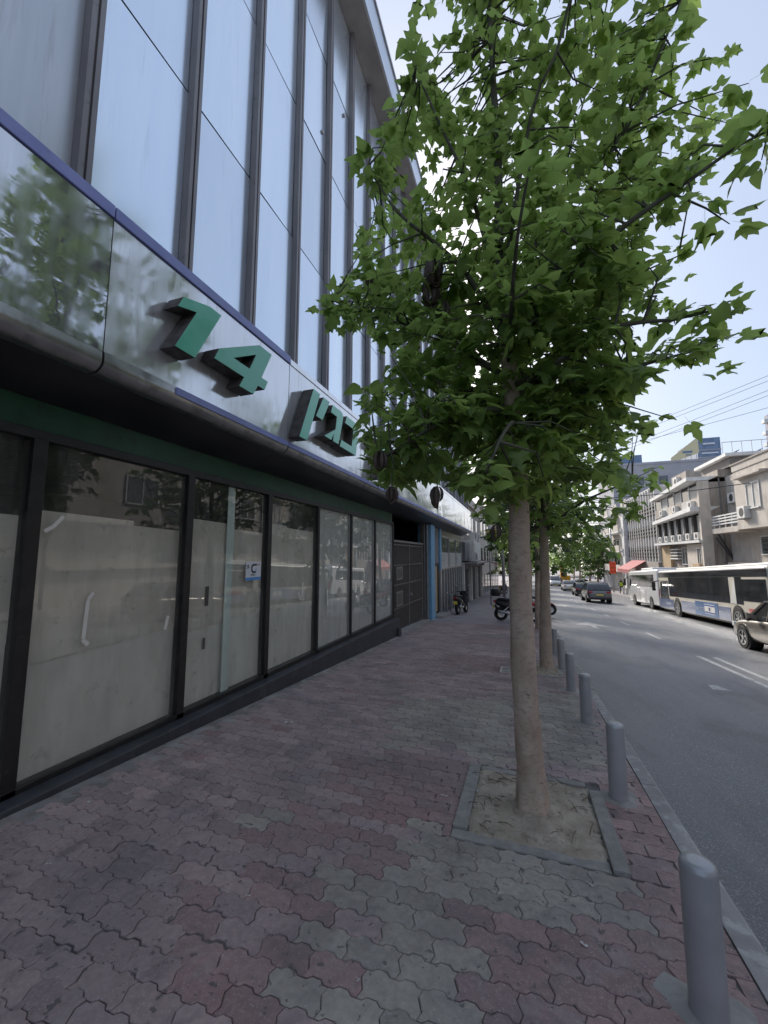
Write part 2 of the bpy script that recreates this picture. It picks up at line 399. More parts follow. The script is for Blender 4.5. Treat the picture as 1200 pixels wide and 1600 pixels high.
M['cream'] = mat('cream_stucco', (.50, .455, .40), (.58, .535, .475), rough=.9, ns=1.5, bump=.1, bs=40, extra=chain(dirt(1.6, .5, .72, (.36, .325, .285), .65, (1.5, 1.5, .35)), dirt(5, .6, .72, (.27, .24, .21), .45, (2, 2, .3))))
M['brown_conc'] = mat('brown_concrete', (.33, .29, .25), (.42, .375, .325), rough=.92, ns=2, bump=.2, bs=20, stretch=(1, 1, .35), extra=chain(dirt(2.4, .48, .7, (.2, .17, .15), .75, (2.5, 2.5, .25)), dirt(7, .58, .72, (.14, .12, .1), .5, (2, 2, .3))))
M['beige'] = mat('beige_render', (.55, .49, .42), (.62, .56, .49), rough=.9, ns=2, extra=dirt(2.2, .5, .72, (.36, .31, .26), .7, (2, 2, .3)))
M['rib'] = mat('white_fins', (.60, .58, .55), (.68, .66, .63), rough=.85, ns=3, extra=dirt(3, .5, .75, (.42, .4, .37), .6, (1.5, 1.5, .3)))
M['greyblock'] = mat('grey_block', (.36, .36, .39), (.42, .42, .45), rough=.9, ns=.6)
M['shutter'] = mat('white_shutter', (.55, .55, .54), (.66, .65, .63), rough=.7, ns=3)
M['winglass'] = mat('window_glass', (.05, .055, .06), (.12, .125, .13), rough=.08, spec=.8, ns=1.2)
M['curtain'] = mat('curtain', (.46, .44, .4), (.6, .58, .54), rough=.85, ns=9, stretch=(4, 4, .2))
M['ac'] = mat('ac_white', (.62, .61, .58), (.7, .69, .66), rough=.55, ns=4, extra=dirt(7, .58, .75, (.42, .39, .35), .5))
M['acfan'] = mat('ac_fan', (.03, .03, .032), (.06, .06, .062), rough=.7, ns=30)
M['pipe'] = mat('pipe', (.15, .14, .13), (.22, .2, .19), rough=.7, ns=9)
M['bluepanel'] = mat('blue_glass', (.12, .17, .26), (.18, .24, .34), rough=.25, ns=1, metal=.3)
M['yellow'] = mat('yellow_board', (.62, .56, .34), (.68, .62, .4), rough=.5, ns=2)
M['red'] = mat('red_awning', (.34, .09, .09), (.42, .13, .13), rough=.8, ns=3)
M['orange'] = mat('orange_sign', (.85, .10, .03), rough=.5)
M['steel'] = mat('galvanised', (.32, .325, .33), (.42, .42, .425), rough=.45, metal=.5, ns=10)
M['black'] = mat('black_plastic', (.014, .014, .015), (.022, .022, .023), rough=.45, ns=10)
M['tyre'] = mat('tyre', (.014, .014, .014), (.026, .025, .024), rough=.85, ns=25)
M['alloy'] = mat('alloy', (.45, .45, .46), (.55, .55, .56), rough=.28, metal=.85, ns=6)
M['paint_white'] = mat('paint_white', (.74, .74, .74), (.78, .78, .78), rough=.25, coat=.8, ns=2)
M['paint_grey'] = mat('paint_grey', (.12, .122, .125), (.15, .15, .153), rough=.3, metal=.4, coat=.9, ns=2)
M['paint_dark'] = mat('paint_dark', (.025, .026, .03), (.035, .036, .04), rough=.25, metal=.3, coat=.9, ns=2)
M['paint_taupe'] = mat('paint_taupe', (.24, .215, .19), (.28, .255, .225), rough=.3, metal=.55, coat=.9, ns=2)
M['paint_maroon'] = mat('paint_maroon', (.10, .03, .03), (.12, .035, .035), rough=.3, coat=.8, ns=2)
M['bus_cream'] = mat('bus_cream', (.62, .58, .49), (.68, .64, .55), rough=.35, coat=.5, ns=2, extra=dirt(3, .55, .8, (.45, .4, .32), .5))
M['bus_blue'] = mat('bus_blue', (.10, .135, .25), (.13, .17, .29), rough=.38, coat=.5, ns=2, extra=dirt(4, .55, .8, (.13, .14, .2), .5))
M['bus_roof'] = mat('bus_roof', (.6, .6, .58), (.68, .68, .66), rough=.5, ns=2)
M['ad_blue'] = mat('ad_blue', (.045, .11, .26), (.09, .19, .38), rough=.35, ns=1.2)
M['flag_white'] = mat('flag_white', (.72, .72, .70), (.62, .62, .62), rough=.6, ns=5)
M['flag_blue'] = mat('flag_blue', (.03, .08, .3), rough=.6)
M['lamp_red'] = mat('tail_lamp', (.42, .012, .02), rough=.2, coat=.8, emit=None)
M['lamp_clear'] = mat('head_lamp', (.7, .72, .74), rough=.12, coat=1)
M['plate_y'] = mat('plate_yellow', (.75, .6, .08), (.8, .66, .12), rough=.5, ns=9)
M['red_paint'] = mat('red_paint', (.42, .025, .03), rough=.3, coat=.8)
M['white_flat'] = mat('white_flat', (.76, .77, .8), rough=.5)
M['skyblue'] = mat('sticker_blue', (.1, .33, .72), rough=.5)
M['ink'] = mat('ink', (.02, .022, .03), rough=.5)
M['ink_red'] = mat('ink_red', (.55, .08, .04), rough=.5)
M['signyellow'] = mat('sign_yellow', (.78, .58, .08), (.7, .5, .06), rough=.5, ns=6)
M['vest'] = mat('hi_vis', (.55, .75, .06), rough=.7)
M['cloth_dark'] = mat('dark_cloth', (.03, .032, .04), rough=.9)
M['skin'] = mat('skin', (.4, .25, .18), rough=.6)
M['digger'] = mat('digger_yellow', (.75, .36, .03), rough=.5)
M['wire'] = mat('cable', (.05, .05, .055), rough=.7)
M['solar'] = mat('solar_panel', (.02, .025, .04), rough=.15, coat=.5)
M['litter'] = mat('litter', (.42, .4, .37), (.6, .58, .55), rough=.8, ns=30)
M['twig'] = mat('dry_twig', (.12, .085, .05), (.2, .15, .1), rough=.9, ns=30)

# ================================================================== SETTING
# ------------------------------------------------------------------ ground, road, pavements
def strip(name, m, x0, x1, ys, zf, kind='structure', nx=1):
    mb = MB(); vs = []; fs = []
    for y in ys:
        for i in range(nx + 1):
            x = x0 + (x1 - x0) * i / nx
            vs.append((x, y, zf(x, y)))
    w = nx + 1
    for j in range(len(ys) - 1):
        for i in range(nx):
            fs.append((j * w + i, j * w + i + 1, (j + 1) * w + i + 1, (j + 1) * w + i))
    mb.add(vs, fs)
    o = mb.build(name, m, smooth=True, recalc=False)
    return tag(o, kind=kind)
ysl = [-40, -20, -10, 0, 10, 20, 30] + [30 + 5 * i for i in range(1, 40)] + [300, 400, 600]
strip('ground', M['ground'], -2500, 2500, [-2500, -40] + [y for y in ysl if y > -40] + [3000], lambda x, y: gz(max(-40, min(y, 600))) - (.75 if abs(x) < 100 else .75))
road = strip('road', M['asphalt'], 1.0, 11.2, ysl, rz, nx=2)
PY1 = 15.0
pav = strip('pavement', M['paving_far'], -9, .86, [PY1] + [y for y in ysl if y > PY1], lambda x, y: gz(y) + .0)
bed = strip('paver_bed', M['bed'], -3.9, .86, [-40, -10, 0, 5, 10, PY1], lambda x, y: gz(y) - .009)
rpav = strip('far_pavement', M['paving_far'], 11.36, 30, ysl, lambda x, y: sz(y))

# kerb stones
kerb_root = tag(bpy.data.objects.new('kerb', None), kind='structure'); COL.objects.link(kerb_root)
y = -6.0; k = 0
while y < 60:
    l = 1.0 if y < 30 else 3.0
    dx = rnd.uniform(-.006, .006)
    mb = MB()
    a, b = gz(y), gz(y + l - .012)
    y1 = y + l - .012
    z = rnd.uniform(-.003, .004)
    prof = [(.862, -.35), (.862, z), (.965, z), (.99, z - .02), (1.002, z - .06), (1.008, -.35)]
    mb.loft([[(px + dx, y, a + pz) for px, pz in prof], [(px + dx, y1, b + pz) for px, pz in prof]])
    mb.build('kerb_stone', M['kerb'], kerb_root)
    y += l
mb = MB(); mb.slopebox(.865, 1.004, 60, 130, -.4, -.002, gz); mb.build('kerb_run', M['kerb'], kerb_root)
fk = tag(bpy.data.objects.new('far_kerb', None), kind='structure'); COL.objects.link(fk)
y = 10.0
while y < 90:
    MB().slopebox(11.2, 11.36, y, y + 2.98, -.3, .002, sz).build('kerb_stone', M['kerb'], fk, recalc=False)
    y += 3

# road markings, each piece laid just above the asphalt
def mark(poly):
    mb = MB(); n = len(poly)
    mb.add([(x, y, rz(x, y) + .004) for x, y in poly], [tuple(range(n))])
    o = mb.build('lane_marking', M['marking'], road, recalc=False); return o
def rect(x0, x1, y0, y1): mark([(x0, y0), (x1, y0), (x1, y1), (x0, y1)])
for i in range(12):
    yy = 15.4 + i * 4.1
    rect(4.10, 4.22, yy, yy + 1.6)
for i in range(4):
    rect(4.06, 4.18, 2.0 + i * 2.6, 2.0 + i * 2.6 + 2.58)
    rect(4.40, 4.52, 2.0 + i * 2.6, 2.0 + i * 2.6 + 2.58)
for i in range(9):
    yy = 16.2 + i * 4.4
    rect(7.42, 7.54, yy, yy + 1.7)
for (ax, ay) in ((2.6, 17.2), (2.65, 29.5)):
    rect(ax - .09, ax + .09, ay, ay + 1.0)
    mark([(ax - .62, ay + 1.0), (ax + .62, ay + 1.0), (ax, ay + 2.5)])
mark([(3.02, 8.55), (3.3, 8.62), (3.22, 8.95), (3.08, 8.9)])
mark([(4.35, 5.1), (4.72, 5.15), (4.66, 5.4), (4.4, 5.36)])

# ------------------------------------------------------------------ interlocking pavers
PL, PW = .245, .1225
def wave(x):                      # zig-zag edge shared by neighbouring rows
    t = (x / (PL / 2)) % 1.0
    if t < .18: return -.0
    if t < .34: return (t - .18) / .16
    if t < .66: return 1.0
    if t < .82: return 1 - (t - .66) / .16
    return 0.0
AMP = .017
def paver_outline():
    xs = [0, .18, .34, .66, .82, 1.0]
    pts = []
    top = []
    for hh in range(2):
        for t in xs[:-1] if hh == 0 else xs:
            top.append(((hh + t) * PL / 2, AMP * (wave((hh + t) * PL / 2 + 1e-6))))
    e = [(0.0, 0.0), (.012, PW * .30), (-.012, PW * .70)]      # s-shaped end
    low = [(x, yv) for x, yv in top]
    up_ = [(x, yv + PW) for x, yv in top]
    out = low[:]                                    # bottom, left to right
    out += [(PL + .012, PW * .30), (PL - .012, PW * .70)]
    out += list(reversed(up_))
    out += [(-.012, PW * .70), (.012, PW * .30)]
    cx, cy = PL / 2, PW / 2 + AMP / 2
    return [(x - cx, yv - cy) for x, yv in out]
OUT = paver_outline()
def shrink(pts, d):
    n = len(pts); r = []
    for i in range(n):
        p0 = Vector(pts[i - 1]); p1 = Vector(pts[i]); p2 = Vector(pts[(i + 1) % n])
        a = (p1 - p0); b = (p2 - p1)
        if a.length < 1e-6: a = b
        if b.length < 1e-6: b = a
        na = Vector((-a.y, a.x)).normalized(); nb = Vector((-b.y, b.x)).normalized()
        m_ = (na + nb); m_ = m_.normalized() if m_.length > 1e-6 else na
        r.append(tuple(p1 + m_ * d / max(.45, m_.dot(na))))
    return r
OUT = [p for i, p in enumerate(OUT) if (Vector(p) - Vector(OUT[i - 1])).length > 1e-5]
RING0 = shrink(OUT, .0016); RING1 = shrink(OUT, .0052)
def paver_geo():
    n = len(RING0)
    vs = [(x, yv, -.010) for x, yv in RING0] + [(x, yv, -.0035) for x, yv in RING0] + [(x, yv, 0) for x, yv in RING1]
    fs = [(i, (i + 1) % n, n + (i + 1) % n, n + i) for i in range(n)]
    fs += [(n + i, n + (i + 1) % n, 2 * n + (i + 1) % n, 2 * n + i) for i in range(n)]
    fs.append(tuple(range(2 * n, 3 * n)))
    return vs, fs
PV, PF = paver_geo()
def inpoly(x, y, poly):
    c = False; n = len(poly)
    for i in range(n):
        x1, y1 = poly[i]; x2, y2 = poly[i - 1]
        if (y1 > y) != (y2 > y) and x < (x2 - x1) * (y - y1) / (y2 - y1) + x1: c = not c
    return c
GREY = [[(-.78, 2.86), (-.45, 2.83), (.50, 2.76), (.42, 2.42), (.13, 2.31), (-.30, 2.27), (-.45, 2.2), (-.71, 2.3)],
        [(-.87, 2.2), (-.43, 2.3), (-.29, 2.05), (-.3, 1.2), (-.66, 1.2), (-.76, 1.84)],
        [(-1.7, 5.5), (-.1, 6.0), (-.1, 3.9), (-.5, 3.88), (-.7, 4.3), (-1.3, 3.9)], [(-.1, 6.4), (.8, 6.6), (.8, 4.3), (.1, 4.0)]]
RED = [(.2, .86, 1.2, 3.5), (-.3, .86, 1.2, 2.3), (-1.2, -.47, 2.75, 3.85)]
C_RED = [(0.313, 0.203, 0.195), (0.292, 0.198, 0.193), (0.329, 0.222, 0.211)]
C_GREY = [(0.335, 0.306, 0.263), (0.308, 0.282, 0.247), (0.351, 0.321, 0.276)]
C_DULL = [(0.367, 0.275, 0.270), (0.337, 0.257, 0.256), (0.393, 0.297, 0.287)]
def paver_kind(x, y):
    for p in GREY:
        if inpoly(x, y, p): return 'g'
    for sx, sy in ((-1.03, 2.14), (-1.0, 1.84), (-1.02, 1.56), (-1.75, 2.5)):
        if abs(x - sx) < PL * .5 and abs(y - sy) < PW * .55: return 'g'
    for a, b, c, d in RED:
        if a < x < b and c < y < d: return 'r'
    if -1.6 < x < -.3 and y < 3.6: return 'r' if rnd.random() < .62 + .3 * (x + .9) else 'd'
    if y > 6.5 and (int(y / 1.5) % 2) and x > -1.6: return 'r'
    return 'd' if rnd.random() < .95 else 'r'
PITX0, PITX1, PITY0, PITY1 = -.50, .52, 2.76, 3.82
holes = [(PITX0, PITX1, PITY0, PITY1), (-.12, .62, 7.55, 8.75), (-.44, -.10, 7.6, 8.1)]
cells = []
j = 0
yy = .3
while yy < PY1 - .1:
    xx = -3.5 + (PL / 2 if j % 2 else 0)
    while xx < .80:
        cx, cy = xx + PL / 2, yy + PW / 2
        ok = cx < .735
        for a, b, c, d in holes:
            if a - .06 < cx < b + .06 and c - .02 < cy < d + .02: ok = False
        if ok and cx > -3.16: cells.append((cx, cy))
        xx += PL
    yy += PW; j += 1
def seen(x, y):
    d = Vector((x, y, gz(y))) - EYEP; z = d.dot(FW)
    if z < .1: return False
    return -30 < 600 + FPX * d.dot(RT) / z < 1230 and 800 - FPX * d.dot(UP) / z < 1640
cells.sort(key=lambda c: (0 if seen(*c) else 1, c[0] ** 2 + c[1] ** 2))
pav_meshes = {}
for kname, cols in (('r', C_RED), ('g', C_GREY), ('d', C_DULL)):
    for i, c in enumerate(cols):
        mb = MB(); mb.add(PV, PF, (*c, 1)); pav_meshes[kname, i] = mb.mesh('paver', M['paver'])
rest = MB()
for i, (cx, cy) in enumerate(cells):
    kk = paver_kind(cx, cy); q = rnd.randrange(3)
    dz = rnd.uniform(-.0022, .0022); tx, ty = rnd.uniform(-.008, .008), rnd.uniform(-.012, .012)
    if cx < -1.0 and cy < 3: tx *= 2; ty *= 2
    if -2.3 < cx < -1.2 and 1.3 < cy < 2.7 and rnd.random() < .5:
        cx += rnd.uniform(-.006, .006); cy += rnd.uniform(-.006, .006); dz -= rnd.uniform(0, .004)
    T = Matrix.Translation((cx, cy, gz(cy) + dz)) @ Euler((TILT + tx, ty, rnd.uniform(-.01, .01))).to_matrix().to_4x4()
    if i < 300:
        o = bpy.data.objects.new('paver', pav_meshes[kk, q]); COL.objects.link(o); o.parent = bed; o.matrix_basis = T
    else:
        c = {'r': C_RED, 'g': C_GREY, 'd': C_DULL}[kk][q]
        rest.add([T @ Vector(p) for p in PV], PF, (*c, 1))
tag(rest.build('paver_field', M['paver'], bed, recalc=False), kind='stuff')
# half blocks closing the rows along the kerb and the plinth
edge = MB(); yy = .3; j = 0
while yy < PY1 - .1:
    xx = -3.5 + (PL / 2 if j % 2 else 0)
    n_ = int((.735 - PL / 2 - xx) / PL)
    while xx + n_ * PL + PL / 2 < .735: n_ += 1
    xr = xx + n_ * PL
    if .858 - xr > .03:
        c = rnd.choice(C_RED if yy < 4 else C_DULL)
        edge.slopebox(xr + .003, .857, yy + .009, yy + PW + .006, -.012, -.001, gz); edge.c += [(*c, 1)] * 8
    yy += PW; j += 1
yy = .3; j = 0
while yy < PY1 - .1:
    cy = yy + PW / 2; row = sorted(c[0] for c in cells if abs(c[1] - cy) < .01)
    for a_, b_, c_, d_ in holes:
        if c_ - .02 < cy < d_ + .02:
            lft = [x for x in row if x < (a_ + b_) / 2]; rgt = [x for x in row if x > (a_ + b_) / 2]
            if lft and a_ - (lft[-1] + PL / 2) > .02:
                edge.slopebox(lft[-1] + PL / 2 + .003, a_ - .004, yy + .009, yy + PW + .006, -.012, -.001, gz); edge.c += [(*rnd.choice(C_RED), 1)] * 8
            xq = -3.5 + (PL / 2 if j % 2 else 0); n_ = int((.735 - PL / 2 - xq) / PL)
            while xq + n_ * PL + PL / 2 < .735: n_ += 1
            if not rgt and b_ < .6 and (xq + n_ * PL) - b_ > .02:
                edge.slopebox(b_ + .004, xq + n_ * PL - .003, yy + .009, yy + PW + .006, -.012, -.001, gz); edge.c += [(*rnd.choice(C_RED), 1)] * 8
            if rgt and (rgt[0] - PL / 2) - b_ > .02:
                edge.slopebox(b_ + .004, rgt[0] - PL / 2 - .003, yy + .009, yy + PW + .006, -.012, -.001, gz); edge.c += [(*rnd.choice(C_RED), 1)] * 8
    yy += PW; j += 1
tag(edge.build('edge_paver_row', M['paver'], bed, bevel=.003), kind='stuff')
mb = MB(); mb.slopebox(-3.62, -3.0, -5, PY1, -.05, -.0065, gz)
mb.build('mortar_strip', M['dust'], bed)

# ------------------------------------------------------------------ tree pit with edging and soil
pit = tag(bpy.data.objects.new('tree_pit', None), 'square tree pit with concrete edging and bare soil around the near trunk', 'tree pit')
COL.objects.link(pit)
def edging(x0, x1, y0, y1, h=.012):
    o = MB(); o.slopebox(x0, x1, y0, y1, -.1, h, gz); return o.build('edging', M['pitedge'], pit, bevel=.006)
edging(PITX0, PITX0 + .095, PITY0 + .10, PITY1, .020)
edging(PITX1 - .09, PITX1, PITY0 + .0, PITY1 - .14, .022)
edging(PITX0 + .10, -.02, PITY1 - .085, PITY1, .010)
edging(.0, PITX1 - .1, PITY1 - .085, PITY1 - .002, .014)
edging(PITX0, PITX1 - .095, PITY0, PITY0 + .092, .002)
def soil(x0, x1, y0, y1, cx, cy, par, nn=46):
    vs = []; fs = []
    rn = random.Random(3)
    from mathutils import noise
    for jy in range(nn + 1):
        for ix in range(nn + 1):
            x = x0 + (x1 - x0) * ix / nn; yv = y0 + (y1 - y0) * jy / nn
            d = math.hypot(x - cx, yv - cy)
            h = .004 + .05 * math.exp(-(d / .22) ** 2) + .014 * noise.noise(Vector((x * 6, yv * 6, 0))) + .007 * noise.noise(Vector((x * 22, yv * 22, 3)))
            e = min(x - x0, x1 - x, yv - y0, y1 - yv)
            vs.append((x, yv, gz(yv) + h - (.012 if e < .02 else 0)))
    w = nn + 1
    for jy in range(nn):
        for ix in range(nn):
            fs.append((jy * w + ix, jy * w + ix + 1, (jy + 1) * w + ix + 1, (jy + 1) * w + ix))
    mb = MB(); mb.add(vs, fs)
    return mb.build('soil', M['soil'], par, smooth=True, recalc=False)
soil(PITX0 + .08, PITX1 - .08, PITY0 + .06, PITY1 - .06, .01, 3.23, pit)
rub = MB()
for i in range(70):
    x, yv = rnd.uniform(PITX0 + .1, PITX1 - .1), rnd.uniform(PITY0 + .12, PITY1 - .1)
    if math.hypot(x - .01, yv - 3.23) < .14: continue
    s = rnd.uniform(.003, .009) if i > 4 else rnd.uniform(.014, .024)
    c = Vector((x, yv, gz(yv) + .008 + s * .5))
    vs = [c + Vector((rnd.gauss(0, 1), rnd.gauss(0, 1), rnd.gauss(0, .7))).normalized() * s for _ in range(6)]
    rub.add(vs, [(0, 1, 2), (0, 2, 3), (0, 3, 4), (0, 4, 1), (5, 2, 1), (5, 3, 2), (5, 4, 3), (5, 1, 4)])
tag(rub.build('rubble', M['litter'], pit), kind='stuff')
tw = MB()
for i in range(38):
    x, yv = rnd.uniform(PITX0 + .1, PITX1 - .15), rnd.uniform(PITY0 + .15, PITY1 - .1)
    a = rnd.uniform(0, 6.28); l = rnd.uniform(.04, .17); z = gz(yv) + .012
    tw.tube([(x, yv, z + .0), (x + l * .5 * math.cos(a), yv + l * .5 * math.sin(a), z + .015), (x + l * math.cos(a), yv + l * math.sin(a), z + .002)], [.003, .0025, .001], 5)
tag(tw.build('twigs', M['twig'], pit, smooth=True), kind='stuff')
pit2 = tag(bpy.data.objects.new('tree_pit', None), 'second tree pit further on, with broken pale edging', 'tree pit'); COL.objects.link(pit2)
for a in ((-.12, -.04, 7.6, 8.7), (.54, .62, 7.6, 8.7), (-.03, .53, 7.55, 7.64), (-.03, .53, 8.66, 8.75)):
    MB().slopebox(*a, -.1, .012, gz).build('edging', M['concrete'], pit2, bevel=.006)
soil(-.05, .55, 7.62, 8.68, .36, 8.17, pit2, 24)
cov = thing('utility_cover', 'grey square utility cover set in the pavement beside the second tree', 'utility cover', (-.27, 7.85, gz(7.85)))
MB().slopebox(-.44, -.10, 7.6, 8.1, -.05, .001, gz).build('frame', M['steel'], cov, recalc=False)
MB().slopebox(-.41, -.13, 7.63, 8.07, -.05, .006, gz).build('lid', M['concrete'], cov, recalc=False)
lit = MB()
for (x, yv, s) in [(-2.55, 4.1, .045), (-3.0, 2.2, .02), (-1.9, 2.9, .012), (-1.4, 1.9, .010), (-2.2, 3.2, .012), (-.7, 1.7, .008), (-2.6, 1.7, .012), (.2, 2.2, .015), (-.62, 3.2, .02), (.3, 2.62, .014), (-3.3, 15.6, .12), (-1.1, 4.6, .012), (-2.0, 5.0, .014), (.1, 4.6, .015), (-.3, 2.4, .008)]:
    for q in range(3):
        c = Vector((x + rnd.uniform(-s, s), yv + rnd.uniform(-s, s), gz(yv) + .004))
        p = [c + Vector((s * .7 * math.cos(a + q), s * .5 * math.sin(a + q), rnd.uniform(0, s * .35))) for a in (0, 1.4, 2.9, 4.3)]
        lit.add(p, [(0, 1, 2, 3)])
tag(lit.build('litter', M['litter'], None, recalc=False), 'scraps of pale litter scattered over the paving', 'litter', kind='stuff')

# ================================================================== LEFT OFFICE BUILDING
bld = thing('office_building', 'glass fronted office building with steel fascia and boarded shopfront along the pavement', 'building', (-3.4, 10, gz(10)))
GX = -3.55                       # shop glazing plane
GRID = [1.98 + 1.507 * (i - 4) for i in range(11)]     # mullion lines, -4.05 .. 11.02
ZT, ZB = 2.57, -.10
# interior shell so the room behind the glass is dark but real
inr = MB()
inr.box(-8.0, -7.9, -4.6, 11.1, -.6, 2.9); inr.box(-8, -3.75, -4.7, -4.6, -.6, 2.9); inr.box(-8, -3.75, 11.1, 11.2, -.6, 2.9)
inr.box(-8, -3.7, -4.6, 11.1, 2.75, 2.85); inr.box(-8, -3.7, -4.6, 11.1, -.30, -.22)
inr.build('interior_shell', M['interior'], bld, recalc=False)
MB().hexa([(-3.9, -4.6, gz(-4.6) - .1), (-3.36, -4.6, gz(-4.6) - .1), (-3.36, 11.12, gz(11.12) - .1), (-3.9, 11.12, gz(11.12) - .1)],
          [(-3.9, -4.6, -.02), (-3.36, -4.6, -.03), (-3.36, 11.12, -.12), (-3.9, 11.12, -.11)]).build('plinth', M['plinth'], bld, bevel=.012)
B('plinth_block', M['plinth'], bld, -3.36, -3.30, 10.85, 11.1, gz(11) - .05, gz(11) + .22, .006)
B('sill', M['frame'], bld, -3.62, -3.50, -4.6, 11.02, -.13, -.025, .004)
B('head_rail', M['frame'], bld, -3.62, -3.50, -4.6, 11.02, 2.545, 2.62, .004)
for i, yv in enumerate(GRID):
    w = .048 if i < 7 else .036
    B('mullion', M['frame'], bld, -3.63, -3.50, yv - w, yv + w, -.12, 2.55, .005)
for i in range(len(GRID) - 1):
    y0, y1 = GRID[i] + .035, GRID[i + 1] - .035
    B('glass_pane', M['glass'], bld, -3.556, -3.55, y0, y1, -.1, 2.55)
    if i >= 7:
        B('pane_bead', M['alu'], bld, -3.56, -3.535, y1 - .016, y1 + .0, -.09, 2.54)
    if i < 7:
        z1 = [1.96, 2.0, 1.93, 2.02, 1.98, 2.05, 2.12][i]
        zc = rnd.uniform(.82, .98)
        ys_ = y0 + (y1 - y0) * rnd.uniform(.35, .65)
        for (ya, yb, xo, zt_) in ((y0, ys_ + .03, -3.600, z1 + .02), (ys_ - .02, y1, -3.605, z1 - rnd.uniform(.02, .10))):
            k0, k1 = (ya - y0) / (y1 - y0), (yb - y0) / (y1 - y0)
            o = MB(); o.hexa([(xo, ya, zc - .03 + .06 * k0), (xo + .003, ya, zc - .03 + .06 * k0), (xo + .003, yb, zc - .03 + .06 * k1), (xo, yb, zc - .03 + .06 * k1)],
                             [(xo, ya, zt_ + .01), (xo + .003, ya, zt_ + .01), (xo + .003, yb, zt_ - .012), (xo, yb, zt_ - .012)]); o.build('paper_sheet', M['paper'], bld)
        o = MB(); o.hexa([(-3.612, y0, -.1), (-3.609, y0, -.1), (-3.609, y1, -.1), (-3.612, y1, -.1)],
                         [(-3.612, y0, zc + .06), (-3.609, y0, zc + .06), (-3.609, y1, zc + .09), (-3.612, y1, zc + .09)]); o.build('paper_sheet', M['paper_low'], bld)
    else:
        B('window_film', M['film'], bld, -3.575, -3.572, y0, y1, -.1, 2.55 if i != 9 else 2.55)
def tape(pts, w):
    o = MB()
    for a, b in zip(pts[:-1], pts[1:]):
        a = Vector((-3.545, *a)); b = Vector((-3.545, *b)); d = (b - a).normalized(); n = Vector((0, -d.z, d.y)) * w / 2
        o.hexa([a - n, a + n, b + n, b - n], [p + Vector((.0015, 0, 0)) for p in (a - n, a + n, b + n, b - n)])
    o.build('tape', M['tape'], bld)
tape([(2.08, 1.84), (2.14, 1.88), (2.21, 1.97)], .03)
tape([(2.50, 1.33), (2.46, 1.27), (2.445, .95)], .032); tape([(2.44, .94), (2.49, .89)], .034)
tape([(3.30, 1.02), (3.27, .88)], .035)
tape([(6.05, 1.20), (6.02, 1.0), (6.0, .9)], .03); tape([(5.9, 1.05), (5.95, .92), (6.1, .9)], .03); tape([(6.95, 1.0), (6.97, .7)], .04)
tape([(9.6, 1.5), (9.7, 1.42)], .2); tape([(9.55, 1.0), (9.7, .95)], .12)
B('mint_strip', M['mint'], bld, -3.57, -3.565, 4.16, 4.29, -.08, 2.54)
B('notch', M['interior'], bld, -3.594, -3.592, 3.86, 3.92, 1.05, 1.28); B('notch', M['interior'], bld, -3.594, -3.592, 3.86, 3.90, .55, .68)
# window sticker
st = B('sticker', M['white_flat'], bld, -3.548, -3.544, 4.53, 4.86, 1.31, 1.565)
B('sticker_band', M['skyblue'], st, -3.5435, -3.5425, 4.53, 4.86, 1.31, 1.35)
def stroke(pts, w, m, x, par, name='mark', d=.001):
    o = MB()
    for a, b in zip(pts[:-1], pts[1:]):
        a = Vector((x, *a)); b = Vector((x, *b)); dd = (b - a); l = dd.length; dd.normalize(); a = a - dd * w * .45; b = b + dd * w * .45
        n = Vector((0, -dd.z, dd.y)) * w / 2
        o.hexa([a - n, a + n, b + n, b - n], [p + Vector((d, 0, 0)) for p in (a - n, a + n, b + n, b - n)])
    return o.build(name, m, par)
stroke([(4.75, 1.52), (4.68, 1.52), (4.655, 1.495), (4.655, 1.445), (4.68, 1.42), (4.735, 1.42)], .024, M['ink'], -3.5425, st)
stroke([(4.745, 1.46), (4.735, 1.425)], .012, M['skyblue'], -3.541, st)
stroke([(4.545, 1.50), (4.575, 1.52), (4.59, 1.49), (4.56, 1.475)], .012, M['ink'], -3.5425, st)
for q in range(5): stroke([(4.64 + q * .02, 1.375), (4.64 + q * .02 + .006, 1.39)], .009, M['ink'], -3.5425, st)
for q in range(3): stroke([(4.78 + q * .02, 1.53), (4.785 + q * .02, 1.515)], .008, M['ink_red'], -3.5425, st)

# green lintel band, soffit, fascia
B('lintel_band', M['green_band'], bld, -3.75, -3.565, -4.6, 11.02, 2.622, 2.90)
for a, b in ((-4.6, 4.52), (4.525, 10.98), (10.985, 16.0), (16.004, 25.44)):
    MB().hexa([(-3.80, a, 2.862), (-3.56, a, 2.868), (-3.56, b, 2.868), (-3.80, b, 2.862)], [(-3.80, a, 2.95), (-3.60, a, 2.95), (-3.60, b, 2.95), (-3.80, b, 2.95)]).build('soffit_edge', M['soffit'], bld)
    MB().hexa([(-3.558, a, 2.87), (-3.09, a, 3.052), (-3.09, b, 3.052), (-3.558, b, 2.87)], [(-3.558, a, 2.93), (-3.09, a, 3.10), (-3.09, b, 3.10), (-3.558, b, 2.93)]).build('soffit_panel', M['soffit'], bld)
FX = -2.964
JO = [-3.06, -.516, 2.02, 4.56] + [4.56 + 2.61 * i for i in range(1, 9)]
